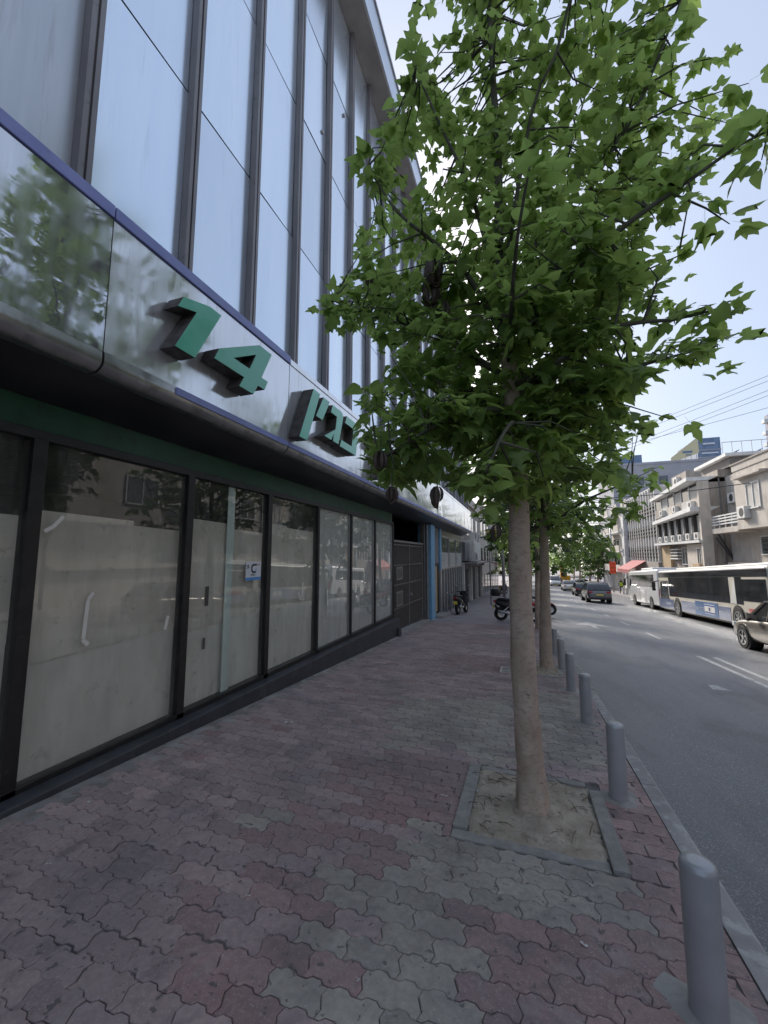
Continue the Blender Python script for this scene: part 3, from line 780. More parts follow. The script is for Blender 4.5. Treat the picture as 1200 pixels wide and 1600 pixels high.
for i in range(len(JO) - 1):
    y0, y1 = JO[i] + .006, JO[i + 1] - .006
    # panel with slight dents in the sheet
    ny, nz = 14, 8
    vs = []; fs = []
    rr = random.Random(40 + i)
    d1 = (rr.uniform(y0, y1), rr.uniform(3.2, 3.75), rr.uniform(.12, .24)); d2 = (rr.uniform(y0, y1), rr.uniform(3.2, 4.2), .36)
    if i == 1: d1 = (1.14, 3.37, .19); d2 = (1.5, 3.27, .15)
    for jz in range(nz + 1):
        for iy in range(ny + 1):
            yv = y0 + (y1 - y0) * iy / ny; z = 3.198 + 1.098 * jz / nz
            e = 0
            for dd, am in ((d1, .012), (d2, .008)):
                e -= am * math.exp(-((yv - dd[0]) ** 2 + (z - dd[1]) ** 2) / dd[2] ** 2)
            vs.append((FX + e + (.004 if i == 1 else 0), yv, z))
    w = ny + 1
    for jz in range(nz):
        for iy in range(ny): fs.append((jz * w + iy, jz * w + iy + 1, (jz + 1) * w + iy + 1, (jz + 1) * w + iy))
    o = MB(); o.add(vs, fs); ob = o.build('fascia_panel', M['fascia'] if i <= 1 else M['fascia_worn'], bld, smooth=True, recalc=False)
    sol = ob.modifiers.new('thick', 'SOLIDIFY'); sol.thickness = .012; sol.offset = -1
    es = ob.modifiers.new('split', 'EDGE_SPLIT'); es.split_angle = R(35)
    # rolled lip below the panel
    o = MB(); prof = [(FX, 3.204)] + [(FX - .10 + .108 * math.cos(a), 3.132 + .09 * math.sin(a)) for a in [R(10), R(-15), R(-40), R(-65), R(-90)]] + [(-3.14, 3.046), (-3.14, 3.198)]
    dl = .006 if i != 1 else .0
    o.loft([[(x, y0 + dl, z) for x, z in prof], [(x, (y0 + y1) / 2, z - (.008 if i == 1 else 0)) for x, z in prof], [(x, y1, z) for x, z in prof]])
    o.build('rolled_lip', M['lip'], bld, smooth=True, sharp=50)
B('fascia_core', M['interior'], bld, -3.13, -3.0, -3.0, 25.42, 3.15, 4.38)
for a, b in ((-3.0, 2.015), (2.025, 4.56)):
    B('blue_strip', M['blue_band'], bld, -3.03, FX + .02, a, b, 4.304, 4.404, .004)
B('top_flashing', M['fascia_worn'], bld, -3.03, FX + .010, 4.57, 25.42, 4.30, 4.386, .004)
yy = 2.70
while yy < 25.2:
    B('blue_strip', M['blue_band'], bld, FX - .03, FX + .022, yy, min(yy + 1.854, 25.42), 3.124, 3.193, .003); yy += 1.86
B('fascia_end', M['lip'], bld, -3.14, FX + .002, 25.45, 25.5, 3.05, 4.386)
# raised letters of the address sign
def letter(polys, name='letter', hole=None):
    bm = bmesh.new()
    for poly in polys:
        vs = [bm.verts.new((FX + .19, a, b)) for a, b in poly]
        bm.faces.new(vs)
    me = bpy.data.meshes.new(name)
    if hole:
        pass
    bmesh.ops.remove_doubles(bm, verts=bm.verts, dist=.0005)
    ret = bmesh.ops.extrude_face_region(bm, geom=list(bm.faces))
    fr = [f for f in bm.faces]
    nv = [e for e in ret['geom'] if isinstance(e, bmesh.types.BMVert)]
    for v in nv: v.co.x = FX + .012
    bmesh.ops.recalc_face_normals(bm, faces=bm.faces)
    for f in bm.faces: f.material_index = 0 if f.normal.x > .8 else 1
    bm.to_mesh(me); bm.free()
    me.materials.append(M['letter']); me.materials.append(M['letter_side'])
    return put(name, me, bld, bevel=.004)
def sl(y, z): return (y, z)
letter([[(2.556, 3.954), (2.868, 4.056), (3.024, 4.056), (2.718, 3.456), (2.490, 3.456), (2.706, 3.894), (2.496, 3.828)]])
A1, A2, A3 = (3.226, 3.707), (3.583, 3.918), (3.482, 3.707)
letter([[(3.012, 3.702), (2.952, 3.570), (3.396, 3.570), A3, A1], [(3.396, 3.570), (3.324, 3.444), (3.564, 3.444), (3.636, 3.576), A3],
        [(3.636, 3.576), (3.762, 3.576), (3.822, 3.702), (3.702, 3.702), A3], [(3.702, 3.702), (3.882, 4.068), A2, A3],
        [(3.882, 4.068), (3.642, 4.068), (3.012, 3.702), A1, A2]])
letter([[(4.908, 4.062), (5.112, 4.062), (4.758, 3.246), (4.548, 3.246)]])
letter([[(5.220, 4.056), (5.430, 4.056), (5.196, 3.684), (4.992, 3.684)]])
letter([[(5.532, 4.050), (5.880, 4.050), (5.934, 3.990), (5.880, 3.798), (5.640, 3.678), (5.688, 3.906), (5.472, 3.906)],
        [(5.640, 3.678), (5.880, 3.798), (5.760, 3.462), (5.556, 3.462), (5.586, 3.594)],
        [(5.640, 3.678), (5.586, 3.594), (5.496, 3.462), (5.256, 3.462)]])
letter([[(6.072, 4.050), (6.504, 4.050), (6.600, 3.990), (6.372, 3.906), (6.012, 3.906)], [(6.600, 3.990), (6.516, 3.570), (6.294, 3.570), (6.372, 3.906)],
        [(6.516, 3.570), (6.480, 3.444), (5.808, 3.444), (5.868, 3.570), (6.294, 3.570)]])
# further word, mostly hidden by the leaves
def off(p, d): return [[(a + d, b) for a, b in q] for q in p]
letter(off([[(0.000, 4.050), (0.624, 4.050), (0.564, 3.906), (0.204, 3.906), (-0.060, 3.906)], [(0.564, 3.906), (0.204, 3.246), (0.024, 3.246), (0.360, 3.906)]], 7.62))
letter(off([[(0.000, 4.050), (0.504, 4.050), (0.600, 3.990), (0.360, 3.906), (-0.060, 3.906)], [(0.600, 3.990), (0.408, 3.450), (0.192, 3.450), (0.360, 3.906)]], 8.40))
letter(off([[(-0.072, 4.050), (0.600, 4.050), (0.552, 3.906), (0.360, 3.906), (-0.132, 3.906)], [(0.552, 3.906), (0.384, 3.450), (0.168, 3.450), (0.360, 3.906)]], 9.18))

# upper curtain wall
MX, PX = -3.07, -3.16
MY = [1.848 + 1.014 * (i - 4) for i in range(28)]
MY = [yv for yv in MY if yv < 25.5]
ZL = [4.35, 6.52, 8.83, 10.91, 13.05]
B('slab_edge', M['roofsoffit'], bld, -3.30, -3.07, -2.9, 25.44, 4.29, 4.37)
mull_me = MB(); mull_me.box(-.085, .0, -.052, -.011, 0, 8.78); mull_me.box(-.085, .0, .011, .052, 0, 8.78); mull_me.box(-.09, -.022, -.014, .014, 0, 8.78)
mm = mull_me.mesh('upper_mullion', M['mullion'])
for yv in MY:
    o = put('upper_mullion', mm, bld); o.matrix_basis = Matrix.Translation((MX, yv, 4.27))
for i in range(len(MY) - 1):
    y0, y1 = MY[i] + .06, MY[i + 1] - .06
    for jz in range(4):
        z0, z1 = ZL[jz] + .014, ZL[jz + 1] - .014
        m_ = M['pane_grey'] if i <= 3 else M['pane']
        o = MB(); c = ((y0 + y1) / 2, (z0 + z1) / 2); hy, hz = (y1 - y0) / 2 + .02, (z1 - z0) / 2
        o.box(-.012, 0, -hy, hy, -hz, hz)
        ob = o.build('glass_panel', m_, bld, recalc=False)
        ob.matrix_basis = Matrix.Translation((PX, *c)) @ Euler((0, rnd.uniform(-.006, .006), rnd.uniform(-.006, .006))).to_matrix().to_4x4()
B('wall_backing', M['gasket'], bld, -3.4, -3.22, -2.9, 25.44, 4.3, 13.1)
for (yv, z) in ((6.6, 10.7), (7.62, 10.65), (5.7, 9.3)):
    o = MB(); o.lathe([(.0, 0), (.035, 0), (.035, .02), (.026, .03), (0, .03)], 12, Matrix.Translation((PX + .004, yv, z)) @ Matrix.Rotation(R(90), 4, 'Y')); o.build('fixing_disc', M['alu'], bld, smooth=True, sharp=40)
B('roof_soffit', M['roofsoffit'], bld, -3.8, -2.69, -2.9, 25.8, 13.05, 13.11)
B('roof_fascia', M['roofmetal'], bld, -3.5, -2.665, -2.9, 25.86, 13.114, 13.9, .01)
B('roof_coping', M['alu'], bld, -3.55, -2.63, -2.9, 25.9, 13.904, 13.98, .008)
B('side_wall', M['stucco_grey'], bld, -14, -3.18, 25.46, 25.7, 3.2, 13.05); B('side_wall', M['stucco_grey'], bld, -14, -3.72, 25.46, 25.7, -1.7, 3.2)
B('core_wall', M['stucco_grey'], bld, -14, -8.1, -2.9, 25.44, -1.5, 13.05)
B('roof_slab', M['stucco_grey'], bld, -14, -3.56, -2.9, 25.44, 13.2, 13.6)
B('floor_slab', M['interior'], bld, -14, -3.42, -2.9, 25.44, 3.2, 4.2)
B('near_wall', M['stucco_grey'], bld, -14, -3.25, -3.1, -2.9, -.5, 13.05)

# gate recess
B('recess_wall', M['stucco_grey'], bld, -5.2, -3.62, 11.12, 11.22, gz(11.1) - .1, 2.85)
B('recess_back', M['interior'], bld, -5.2, -5.1, 11.2, 15.2, gz(15) - .2, 2.86)
gate = B('gate_lintel', M['gate_frame'], bld, -3.66, -3.58, 11.24, 15.05, 2.06, 2.12)
for s in (0, 1):
    y0 = 11.28 + s * 1.88; y1 = y0 + 1.85
    gt = B('gate_leaf', M['gate'], bld, -3.665, -3.65, y0, y1, gz(y1) + .06, 2.055)
    for q in range(16):
        yv = y0 + .05 + q * (y1 - y0 - .1) / 15
        B('slat', M['gate'], gt, -3.648, -3.632, yv - .018, yv + .018, gz(y1) + .07, 2.04)
    for z in (gz(y1) + .08, .05, .75, 1.35, 1.98):
        B('rail', M['gate'], gt, -3.63, -3.615, y0, y1, z - .025, z + .025)
    for (z0, z1) in ((.9, 1.3), (.1, .55)):
        if s == 0:
            B('panel', M['gate_frame'], gt, -3.63, -3.61, y0 + .35, y0 + 1.05, z0, z1)
            B('panel_inset', M['gate'], gt, -3.612, -3.606, y0 + .40, y0 + 1.0, z0 + .05, z1 - .05)
    B('stile', M['gate_frame'], gt, -3.64, -3.60, y1 - .05, y1 - .005, gz(y1) + .05, 2.055)
o = MB(); o.lathe([(0, 0), (.05, 0), (.05, .05), (0, .06)], 10, Matrix.Translation((-3.6, 13.2, .35)) @ Matrix.Rotation(R(90), 4, 'Y')); o.build('lock', M['alu'], bld, smooth=True, sharp=40)
MB().slopebox(-3.75, -3.40, 11.2, 15.2, -.05, .05, gz).build('threshold', M['concrete'], bld, bevel=.008)
MB().tube([(-3.5, 15.3, gz(15.3)), (-3.5, 15.3, 2.86)], .05, 10).build('drain_pipe', M['gate_frame'], bld, smooth=True, sharp=50)
B('end_post', M['gate'], bld, -3.7, -3.55, 15.06, 15.22, gz(15.2), 2.87)
B('blue_pillar', M['blue_paint'], bld, -3.9, -3.36, 15.45, 16.15, gz(16) - .1, 2.868)
B('grey_board', M['stucco_grey'], bld, -3.62, -3.58, 16.16, 18.0, 1.3, 2.868)
B('door_head', M['frame'], bld, -3.63, -3.56, 16.16, 18.0, 1.19, 1.29)
dr = B('door', M['wood'], bld, -3.64, -3.60, 16.3, 17.75, gz(17) + .12, 1.19)
B('door_seam', M['frame'], dr, -3.601, -3.597, 17.0, 17.02, gz(17) + .14, 1.18)
B('door_handle', M['alu'], dr, -3.6, -3.55, 17.06, 17.10, .12, .22)
B('door_jamb', M['frame'], bld, -3.64, -3.57, 16.16, 16.295, gz(17), 1.19); B('door_jamb', M['frame'], bld, -3.64, -3.57, 17.755, 18.0, gz(18), 1.19)
B('blue_pillar', M['blue_paint'], bld, -3.9, -3.5, 18.01, 18.35, 1.0, 2.868)
B('corner_post', M['alu'], bld, -3.9, -3.5, 18.01, 18.35, gz(18) - .1, .998)
MB().slopebox(-3.58, -3.05, 16.2, 18.2, -.05, .10, gz).build('door_step', M['concrete'], bld, bevel=.01)
# shopfront windows beyond the door
B('transom', M['alu'], bld, -3.64, -3.56, 18.36, 25.4, .98, 1.06); B('head_rail', M['alu'], bld, -3.64, -3.56, 18.36, 25.4, 2.52, 2.6)
B('shop_lintel', M['soffit'], bld, -3.75, -3.57, 18.36, 25.4, 2.6, 2.86)
B('sign_pane', M['frosted'], bld, -3.61, -3.60, 18.4, 25.4, 1.06, 1.8); B('sign_pane', M['winglass'], bld, -3.61, -3.60, 18.4, 25.4, 1.8, 2.52)
for yv, r_ in ((19.3, .3), (21.2, .24), (23.6, .2)):
    o = MB(); o.lathe([(r_ - .03, 0), (r_, 0), (r_, .004), (r_ - .03, .004), (r_ - .03, 0)], 24, Matrix.Translation((-3.599, yv, 1.42)) @ Matrix.Rotation(R(90), 4, 'Y')); o.build('round_emblem', M['gate_frame'], bld)
    stroke([(yv - r_ * .4, 1.38), (yv - r_ * .1, 1.5), (yv + r_ * .1, 1.36), (yv + r_ * .4, 1.48)], .03, M['gate_frame'], -3.599, bld)
for q in range(10):
    yv = 18.38 + q * .77
    B('window_post', M['alu'], bld, -3.65, -3.55, yv, yv + .07, gz(yv) - .2, 2.53 if q % 3 == 0 else .99)
    if q < 9: B('shop_pane', M['winglass'], bld, -3.615, -3.605, yv + .072, yv + .768, gz(25), .98)
B('shop_back', M['interior'], bld, -5.4, -5.3, 11.1, 25.4, -1.5, 2.86)

# ================================================================== NEIGHBOURS ON THE LEFT SIDE
nb = thing('shop_row_building', 'low two storey shop building beyond the office block, with cables and air conditioners', 'building', (-3.6, 27, gz(27)))
B('wall', M['brown_conc'], nb, -14, -3.9, 25.8, 40, -2.6, 5.6)
B('parapet', M['cream'], nb, -14, -3.75, 25.8, 40, 5.6, 6.3)
B('sign_board', M['white_paint'], nb, -3.9, -3.1, 28.2, 33, 1.25, 2.7, .02)
B('sign_board', M['stucco_grey'], nb, -3.9, -3.4, 25.9, 28.0, 1.3, 2.5, .02)
B('ledge', M['gate_frame'], nb, -3.9, -2.7, 26.0, 35, 1.08, 1.2, .01)
for q in range(7):
    y0 = 25.9 + q * 2.0
    B('pier', M['stucco_grey'] if q % 2 else M['white_paint'], nb, -3.9, -3.5, y0, y0 + .3, gz(y0 + 2) - .2, 1.2)
    B('shop_opening', M['glass_dark'] if q % 3 else M['interior'], nb, -3.9, -3.7, y0 + .3, y0 + 2.0, gz(y0 + 2) - .2, 1.2)
    B('shutter_box', M['pipe'], nb, -3.9, -3.45, y0 + .32, y0 + 1.98, .75, 1.05, .02)
for q in range(4):
    w = B('window', M['winglass'], nb, -3.92, -3.87, 27 + q * 3.2, 28.6 + q * 3.2, 3.2, 4.8)
    B('window_frame', M['white_paint'], w, -3.93, -3.84, 26.9 + q * 3.2, 27 + q * 3.2, 3.1, 4.9); B('window_frame', M['white_paint'], w, -3.93, -3.84, 28.6 + q * 3.2, 28.7 + q * 3.2, 3.1, 4.9)
def ac_unit(par, x, y, z, side=-1, w=.85, h=.62):      # front faces -x if side=-1
    o = B('air_conditioner', M['ac'], par, x - .32 if side < 0 else x, x if side < 0 else x + .32, y, y + w, z, z + h, .02)
    f = MB(); fx = x - .323 if side < 0 else x + .323
    f.lathe([(0, 0), (h * .38, 0), (h * .38, .012), (0, .012)], 14, Matrix.Translation((fx, y + w * .4, z + h * .5)) @ Matrix.Rotation(R(90), 4, 'Y'))
    f.build('fan_grille', M['acfan'], o)
    b = MB(); b.box(x - .34 if side < 0 else x, x if side < 0 else x + .34, y + .08, y + .12, z - .06, z - .005); b.box(x - .34 if side < 0 else x, x if side < 0 else x + .34, y + w - .12, y + w - .08, z - .06, z - .005)
    b.build('bracket', M['steel'], o)
    return o
ac_unit(nb, -3.1, 26.4, 1.25, 1); ac_unit(nb, -3.5, 29.5, 2.75, 1); ac_unit(nb, -3.4, 31, 2.75, 1)
nb2 = thing('far_shop_building', 'pale rendered building far down the left pavement behind the street trees', 'building', (-3.6, 55, gz(55)))
B('wall', M['cream'], nb2, -16, -3.9, 40.2, 72, -4, 6.5)
B('cornice', M['white_paint'], nb2, -16, -3.6, 40.2, 72, 6.5, 6.8)
for q in range(8):
    for z in (.8, 3.6):
        w = B('window', M['winglass'], nb2, -3.92, -3.86, 41.2 + q * 3.8, 43 + q * 3.8, z, z + 1.6)
        B('sill', M['white_paint'], w, -3.93, -3.78, 41.1 + q * 3.8, 43.1 + q * 3.8, z - .1, z)
    B('shop_opening', M['glass_dark'], nb2, -3.92, -3.85, 41 + q * 3.8, 44 + q * 3.8, -3.4, -.4)
aw = thing('red_awning', 'red canvas awning glimpsed between the two tree trunks', 'awning', (-3.2, 38, 1))
MB().hexa([(-3.9, 36, 1.4), (-1.6, 36, .8), (-1.6, 41, .6), (-3.9, 41, 1.2)], [(-3.9, 36, 1.46), (-1.6, 36, .86), (-1.6, 41, .66), (-3.9, 41, 1.26)]).build('canvas', M['red'], aw)
MB().box(-1.62, -1.58, 36, 41, .35, .75).build('valance', M['red'], aw)

# ================================================================== RIGHT SIDE BUILDINGS
def win(par, x, y0, y1, z0, z1, frame='white_paint', gl='winglass', bars=0, depth=.06):
    w = B('window', M[gl], par, x - .01, x + .03, y0, y1, z0, z1)
    t = .07
    f = MB(); f.box(x - depth, x - .012, y0 - t, y0, z0 - t, z1 + t); f.box(x - depth, x - .012, y1, y1 + t, z0 - t, z1 + t)
    f.box(x - depth, x - .012, y0, y1, z1, z1 + t); f.box(x - depth - .06, x - .012, y0, y1, z0 - t, z0)
    f.box(x - depth + .01, x - .012, (y0 + y1) / 2 - .03, (y0 + y1) / 2 + .03, z0, z1)
    f.build('window_frame', M[frame], w, recalc=False)
    for q in range(bars):
        zz = z0 + (z1 - z0) * (q + .5) / bars
        B('window_bar', M['pipe'], w, x - .1, x - .08, y0, y1, zz - .012, zz + .012)
    return w
r1 = thing('cream_house', 'cream rendered building with roof parapet, balcony rails and air conditioners behind the bus', 'building', (14.6, 28, sz(28)))
B('upper_block', M['cream'], r1, 13.6, 22, 13, 32.4, 3.35, 7.2)
B('parapet', M['cream'], r1, 13.55, 22, 13, 32.45, 7.2, 7.62); B('coping', M['brown_conc'], r1, 13.48, 22, 13, 32.5, 7.622, 7.72)
B('setback_wall', M['cream'], r1, 15.0, 22, 32.46, 37.0, -3, 7.65)
B('lower_wall', M['cream'], r1, 14.7, 22, 13, 32.4, -3, 3.34)
B('balcony_slab', M['cream'], r1, 13.6, 15.0, 32.41, 36.2, 3.25, 3.62, .01)
for z in (3.85, 4.05, 4.25, 4.45): B('balcony_rail', M['white_paint'], r1, 13.62, 13.68, 32.45, 36.15, z, z + .09)
for yv in (32.5, 33.4, 34.3, 35.2, 36.05): B('balcony_post', M['white_paint'], r1, 13.69, 13.74, yv, yv + .06, 3.62, 4.56)
B('eyebrow', M['cream'], r1, 13.2, 13.6, 28.5, 31.8, 6.55, 6.68, .01)
win(r1, 13.6, 29.5, 30.9, 4.6, 6.1, gl='curtain'); win(r1, 13.6, 25.5, 27.2, 4.6, 6.1); win(r1, 13.6, 20.5, 22.4, 4.6, 6.1, gl='curtain'); win(r1, 13.6, 16, 18, 4.6, 6.1)
win(r1, 14.7, 30.0, 32.2, 1.75, 2.85, bars=4); win(r1, 14.7, 25, 28, 1.75, 2.85, bars=4); win(r1, 14.7, 19, 22, 1.0, 2.85, bars=4)
B('ground_band', M['beige'], r1, 14.3, 14.7, 13, 36, .9, 1.15)
ac_unit(r1, 13.6, 30.7, 4.0, w=.95, h=.75); ac_unit(r1, 15.0, 35.2, 5.5, w=.95, h=.75); ac_unit(r1, 13.6, 23.6, 4.2); ac_unit(r1, 13.6, 19.2, 4.2)
win(r1, 15.0, 33.4, 34.6, 4.2, 6.0)
MB().tube([(13.55, 28.2, 3.4), (13.55, 28.2, 6.6)], .05, 8).build('drain_pipe', M['pipe'], r1, smooth=True)
MB().tube([(14.95, 33.0, 3.6), (14.95, 33.0, 7.6)], .05, 8).build('drain_pipe', M['pipe'], r1, smooth=True)

r2 = thing('balcony_house', 'weathered brown concrete building with two slanted white balcony slabs', 'building', (13.5, 42, sz(42)))
B('wall', M['brown_conc'], r2, 13.9, 24, 37.05, 48, -3.2, 7.35)
B('parapet', M['brown_conc'], r2, 14.6, 24, 37.05, 48, 7.7, 8.3)
def slab(z, h, x0, x1):
    MB().hexa([(x0, 37.0, z + .05), (13.95, 37.0, z + .05), (13.95, 48.1, z - .28), (x1, 48.1, z - .28)], [(x0, 37.0, z + h + .05), (14.6, 37.0, z + h + .05), (14.6, 48.1, z + h - .28), (x1, 48.1, z + h - .28)]).build('balcony_slab', M['white_paint'], r2, bevel=.01)
slab(7.45, .3, 12.5, 12.9); slab(5.05, .34, 12.6, 13.0)
B('side_pilaster', M['beige'], r2, 13.2, 13.9, 36.9, 37.2, -3, 7.45)
for q in range(6):
    y0 = 37.4 + q * 1.75
    B('enclosure_panel', M[('beige', 'curtain', 'brown_conc')[q % 3]], r2, 13.3, 13.4, y0, y0 + 1.7, 5.4, 6.2)
    w = B('window', M['winglass' if q % 2 else 'curtain'], r2, 13.4, 13.5, y0, y0 + 1.7, 6.2, 7.2)
    B('window_frame', M['white_paint'], w, 13.34, 13.42, y0, y0 + .12, 6.2, 7.3)
    # lower band: dark piers, curtained windows, air conditioners
    B('dark_pier', M['interior'], r2, 13.35, 13.9, y0 + 1.35, y0 + 1.72, 2.95, 4.9)
    w = B('window', M['curtain'], r2, 13.6, 13.66, y0, y0 + 1.35, 3.45, 4.85)
    B('window_frame', M['white_paint'], w, 13.54, 13.6, y0 + .62, y0 + .70, 3.45, 4.85)
    B('window_frame', M['white_paint'], w, 13.54, 13.6, y0, y0 + 1.35, 3.38, 3.46)
    B('spandrel', M['shutter'], r2, 13.5, 13.62, y0, y0 + 1.34, 2.9, 3.37)
    ac_unit(r2, 13.5, y0 + .25, 2.92, w=.8, h=.55)
    if q % 2 == 0: ac_unit(r2, 13.3, y0 + .5, 5.45, w=.8, h=.55)
B('lower_ledge', M['white_paint'], r2, 13.0, 13.9, 37.0, 48, 2.66, 2.86)
B('lower_screen', M['wood'], r2, 13.6, 13.9, 45.5, 48, .2, 2.6); B('lower_screen', M['beige'], r2, 13.5, 13.9, 37.1, 41, -1, 2.6)
win(r2, 13.5, 38.1, 38.8, .6, 2.2); win(r2, 13.88, 42.0, 43.2, .9, 2.3)
for q in range(4): B('louvre', M['white_paint'], r2, 13.5, 13.9, 43.3, 45.2, 1.3 + q * .28, 1.42 + q * .28)
B('crate_hoarding', M['wood'], r2, 13.0, 13.4, 37.3, 38.6, .4, 1.0)
for xx, z1 in ((14.6, 7.6), (15.2, 7.5), (16.4, 5.0)):
    MB().tube([(xx, 37.0, -1.5), (xx + .05, 36.98, 2.5), (xx, 36.99, z1)], .05, 8).build('pipe', M['pipe'], r2, smooth=True)
MB().tube([(14.2, 36.95, 3.4), (14.9, 36.9, 1.8), (15.9, 36.9, .2)], .05, 6).build('cable_bundle', M['wire'], r2, smooth=True)
MB().tube([(14.1, 36.95, 3.0), (15.1, 36.9, 1.2), (15.6, 36.9, .1)], .04, 6).build('cable_bundle', M['wire'], r2, smooth=True)
B('roof_terrace', M['pipe'], r2, 15.0, 24, 36.0, 41, 8.31, 9.0); B('terrace_slab', M['white_paint'], r2, 14.6, 24, 35.6, 41.3, 9.01, 9.25)
B('penthouse', M['brown_conc'], r2, 14.9, 24, 44.0, 47.8, 8.31, 9.6)
ac_unit(r2, 14.9, 45.5, 8.5, w=1.0, h=.8)
for q in range(4):
    p = MB(); x = 15.4 + q * 1.5
    p.hexa([(x, 38.2, 9.3), (x + 1.2, 38.2, 9.95), (x + 1.2, 39.8, 9.95), (x, 39.8, 9.3)], [(x - .02, 38.2, 9.36), (x + 1.18, 38.2, 10.01), (x + 1.18, 39.8, 10.01), (x - .02, 39.8, 9.36)]); p.build('solar_panel', M['solar'], r2)
    MB().bar((x + 1.1, 38.4, 9.25), (x + 1.1, 38.4, 9.92), .05).build('panel_leg', M['steel'], r2)
for q in range(14):
    MB().bar((14.7 + q * .6, 36.2, 9.25), (14.7 + q * .6, 36.2, 10.2), .03).build('roof_rail_post', M['steel'], r2)
MB().bar((14.7, 36.2, 10.2), (22.6, 36.2, 10.2), .04).build('roof_rail', M['steel'], r2)

r3 = thing('finned_building', 'white office building with vertical fins and three rows of dark louvred windows', 'building', (13.5, 54, sz(54)))
B('wall', M['rib'], r3, 13.6, 24, 48.2, 60.4, -3.4, 8.7)
B('parapet', M['rib'], r3, 13.5, 24, 48.15, 60.45, 8.7, 9.0)
for q in range(13):
    y0 = 48.25 + q * 1.0
    B('fin', M['rib'], r3, 13.38, 13.6, y0, y0 + .18, 1.0, 8.9 - q * .0)
    if q < 12:
        for z0 in (1.35, 3.65, 5.85):
            w = B('window', M['interior'], r3, 13.46, 13.598, y0 + .2, y0 + .98, z0, z0 + 1.25)
            for e in range(3): B('louvre', M['frame'], w, 13.36, 13.46, y0 + .22, y0 + .96, z0 + .15 + e * .4, z0 + .3 + e * .4)
B('ground_band', M['brown_conc'], r3, 13.3, 13.6, 48.2, 60.4, -3.4, .95)
r4 = thing('stacked_balcony_house', 'pale apartment house with stacked balconies beyond the finned building', 'building', (13.5, 66, sz(66)))
B('wall', M['cream'], r4, 14, 24, 60.6, 73, -3.8, 8.0)
B('corner_wall', M['white_paint'], r4, 13.0, 14, 60.6, 61.8, -3.8, 8.2)
for z in (-.6, 2.1, 4.8, 7.5):
    B('balcony_slab', M['white_paint'], r4, 12.6, 14.0, 61.9, 66.5, z, z + .18); B('balcony_front', M['cream'], r4, 12.6, 12.72, 61.9, 66.5, z + .181, z + .95)
    B('balcony_slab', M['white_paint'], r4, 12.6, 14.0, 68, 72.5, z, z + .18); B('balcony_front', M['cream'], r4, 12.6, 12.72, 68, 72.5, z + .181, z + .95)
    for yv in (62.6, 64.6, 68.6, 70.6): B('window', M['winglass'], r4, 13.95, 13.99, yv, yv + 1.4, z + .4, z + 2.0)
# taller blocks behind
r5 = thing('grey_tower_block', 'tall plain grey block rising behind the roofs', 'building', (22, 80, -4))
B('wall', M['greyblock'], r5, 15.6, 32, 78, 92, -5, 17.2); B('parapet', M['greyblock'], r5, 15.5, 32.1, 77.9, 92, 17.2, 17.6)
B('plant_room', M['bluepanel'], r5, 16.4, 20.5, 79, 84, 17.61, 19.2)
for (x, z) in ((19.0, 13.6), (16.6, 13.2), (16.6, 9.5), (19.0, 9.6), (22.5, 13.6), (26, 13.6)):
    w = B('window', M['winglass'], r5, x, x + 1.3, 77.93, 77.99, z, z + 1.5); B('window_frame', M['white_paint'], w, x - .1, x + 1.4, 77.86, 77.925, z - .14, z)
r6 = thing('billboard_tower', 'distant blue glass tower with a yellow advertising board leaning on its roof', 'building', (40, 112, -4))
B('shaft', M['bluepanel'], r6, 39.9, 44.4, 110, 122, -6, 29.0)
for q in range(9): B('floor_band', M['greyblock'], r6, 39.85, 44.45, 109.9, 109.99, 12 + q * 1.75, 12.25 + q * 1.75)
MB().hexa([(34.2, 109, 23.4), (39.8, 109, 25.4), (39.8, 109.3, 25.4), (34.2, 109.3, 23.4)], [(34.2, 109, 24.6), (39.8, 109, 29.2), (39.8, 109.3, 29.2), (34.2, 109.3, 24.6)]).build('billboard', M['yellow'], r6)
for (x_, z_, w_, h_) in ((36.6, 25.5, 1.9, .5), (37.2, 24.9, 1.0, .25)): B('billboard_mark', M['bluepanel'], r6, x_, x_ + w_, 108.93, 108.99, z_, z_ + h_)
for (x_, z_, w_, h_) in ((41.0, 27.4, 2.3, .35), (40.6, 25.2, 3.2, .3)): B('tower_sign', M['white_flat'], r6, x_, x_ + w_, 109.80, 109.89, z_, z_ + h_)
for q in range(5): MB().bar((35 + q * 1.1, 109.6, 18.2), (35 + q * 1.1, 109.4, 24 + q * .7), .12).build('billboard_leg', M['steel'], r6)
r7 = thing('balcony_tower', 'slender balconied tower at the right edge of the sky', 'building', (59, 122, -4))
B('core', M['greyblock'], r7, 58.2, 70, 119.5, 121, -6, 36)
for q in range(12): B('balcony', M['white_paint'], r7, 57.2, 58.2, 119, 120.4, 2 + q * 2.9, 2.9 + q * 2.9)
# buildings opposite the camera that the shop glass and the steel fascia mirror
r0 = thing('opposite_house', 'beige house across the road mirrored in the shop windows', 'building', (14.6, 5, sz(5)))
B('wall', M['beige'], r0, 14.7, 24, -3, 12.8, -1.5, 8.4); B('cornice', M['white_paint'], r0, 14.3, 24, -3.1, 12.85, 8.4, 8.8)
for q in range(4):
    for z in (2.6, 5.6): win(r0, 14.7, -1.6 + q * 3.7, .2 + q * 3.7, z, z + 1.6)
    B('balcony', M['white_paint'], r0, 13.7, 14.7, -2 + q * 3.7, .6 + q * 3.7, 4.7, 5.2)
    B('shop_opening', M['glass_dark'], r0, 14.6, 14.69, -2 + q * 3.7, 1 + q * 3.7, -.8, 1.6)
rA = thing('opposite_tower', 'grey office tower across the road mirrored in the steel fascia', 'building', (16, -14, 0))
B('wall', M['greyblock'], rA, 15, 30, -26, -3.4, -1, 34)
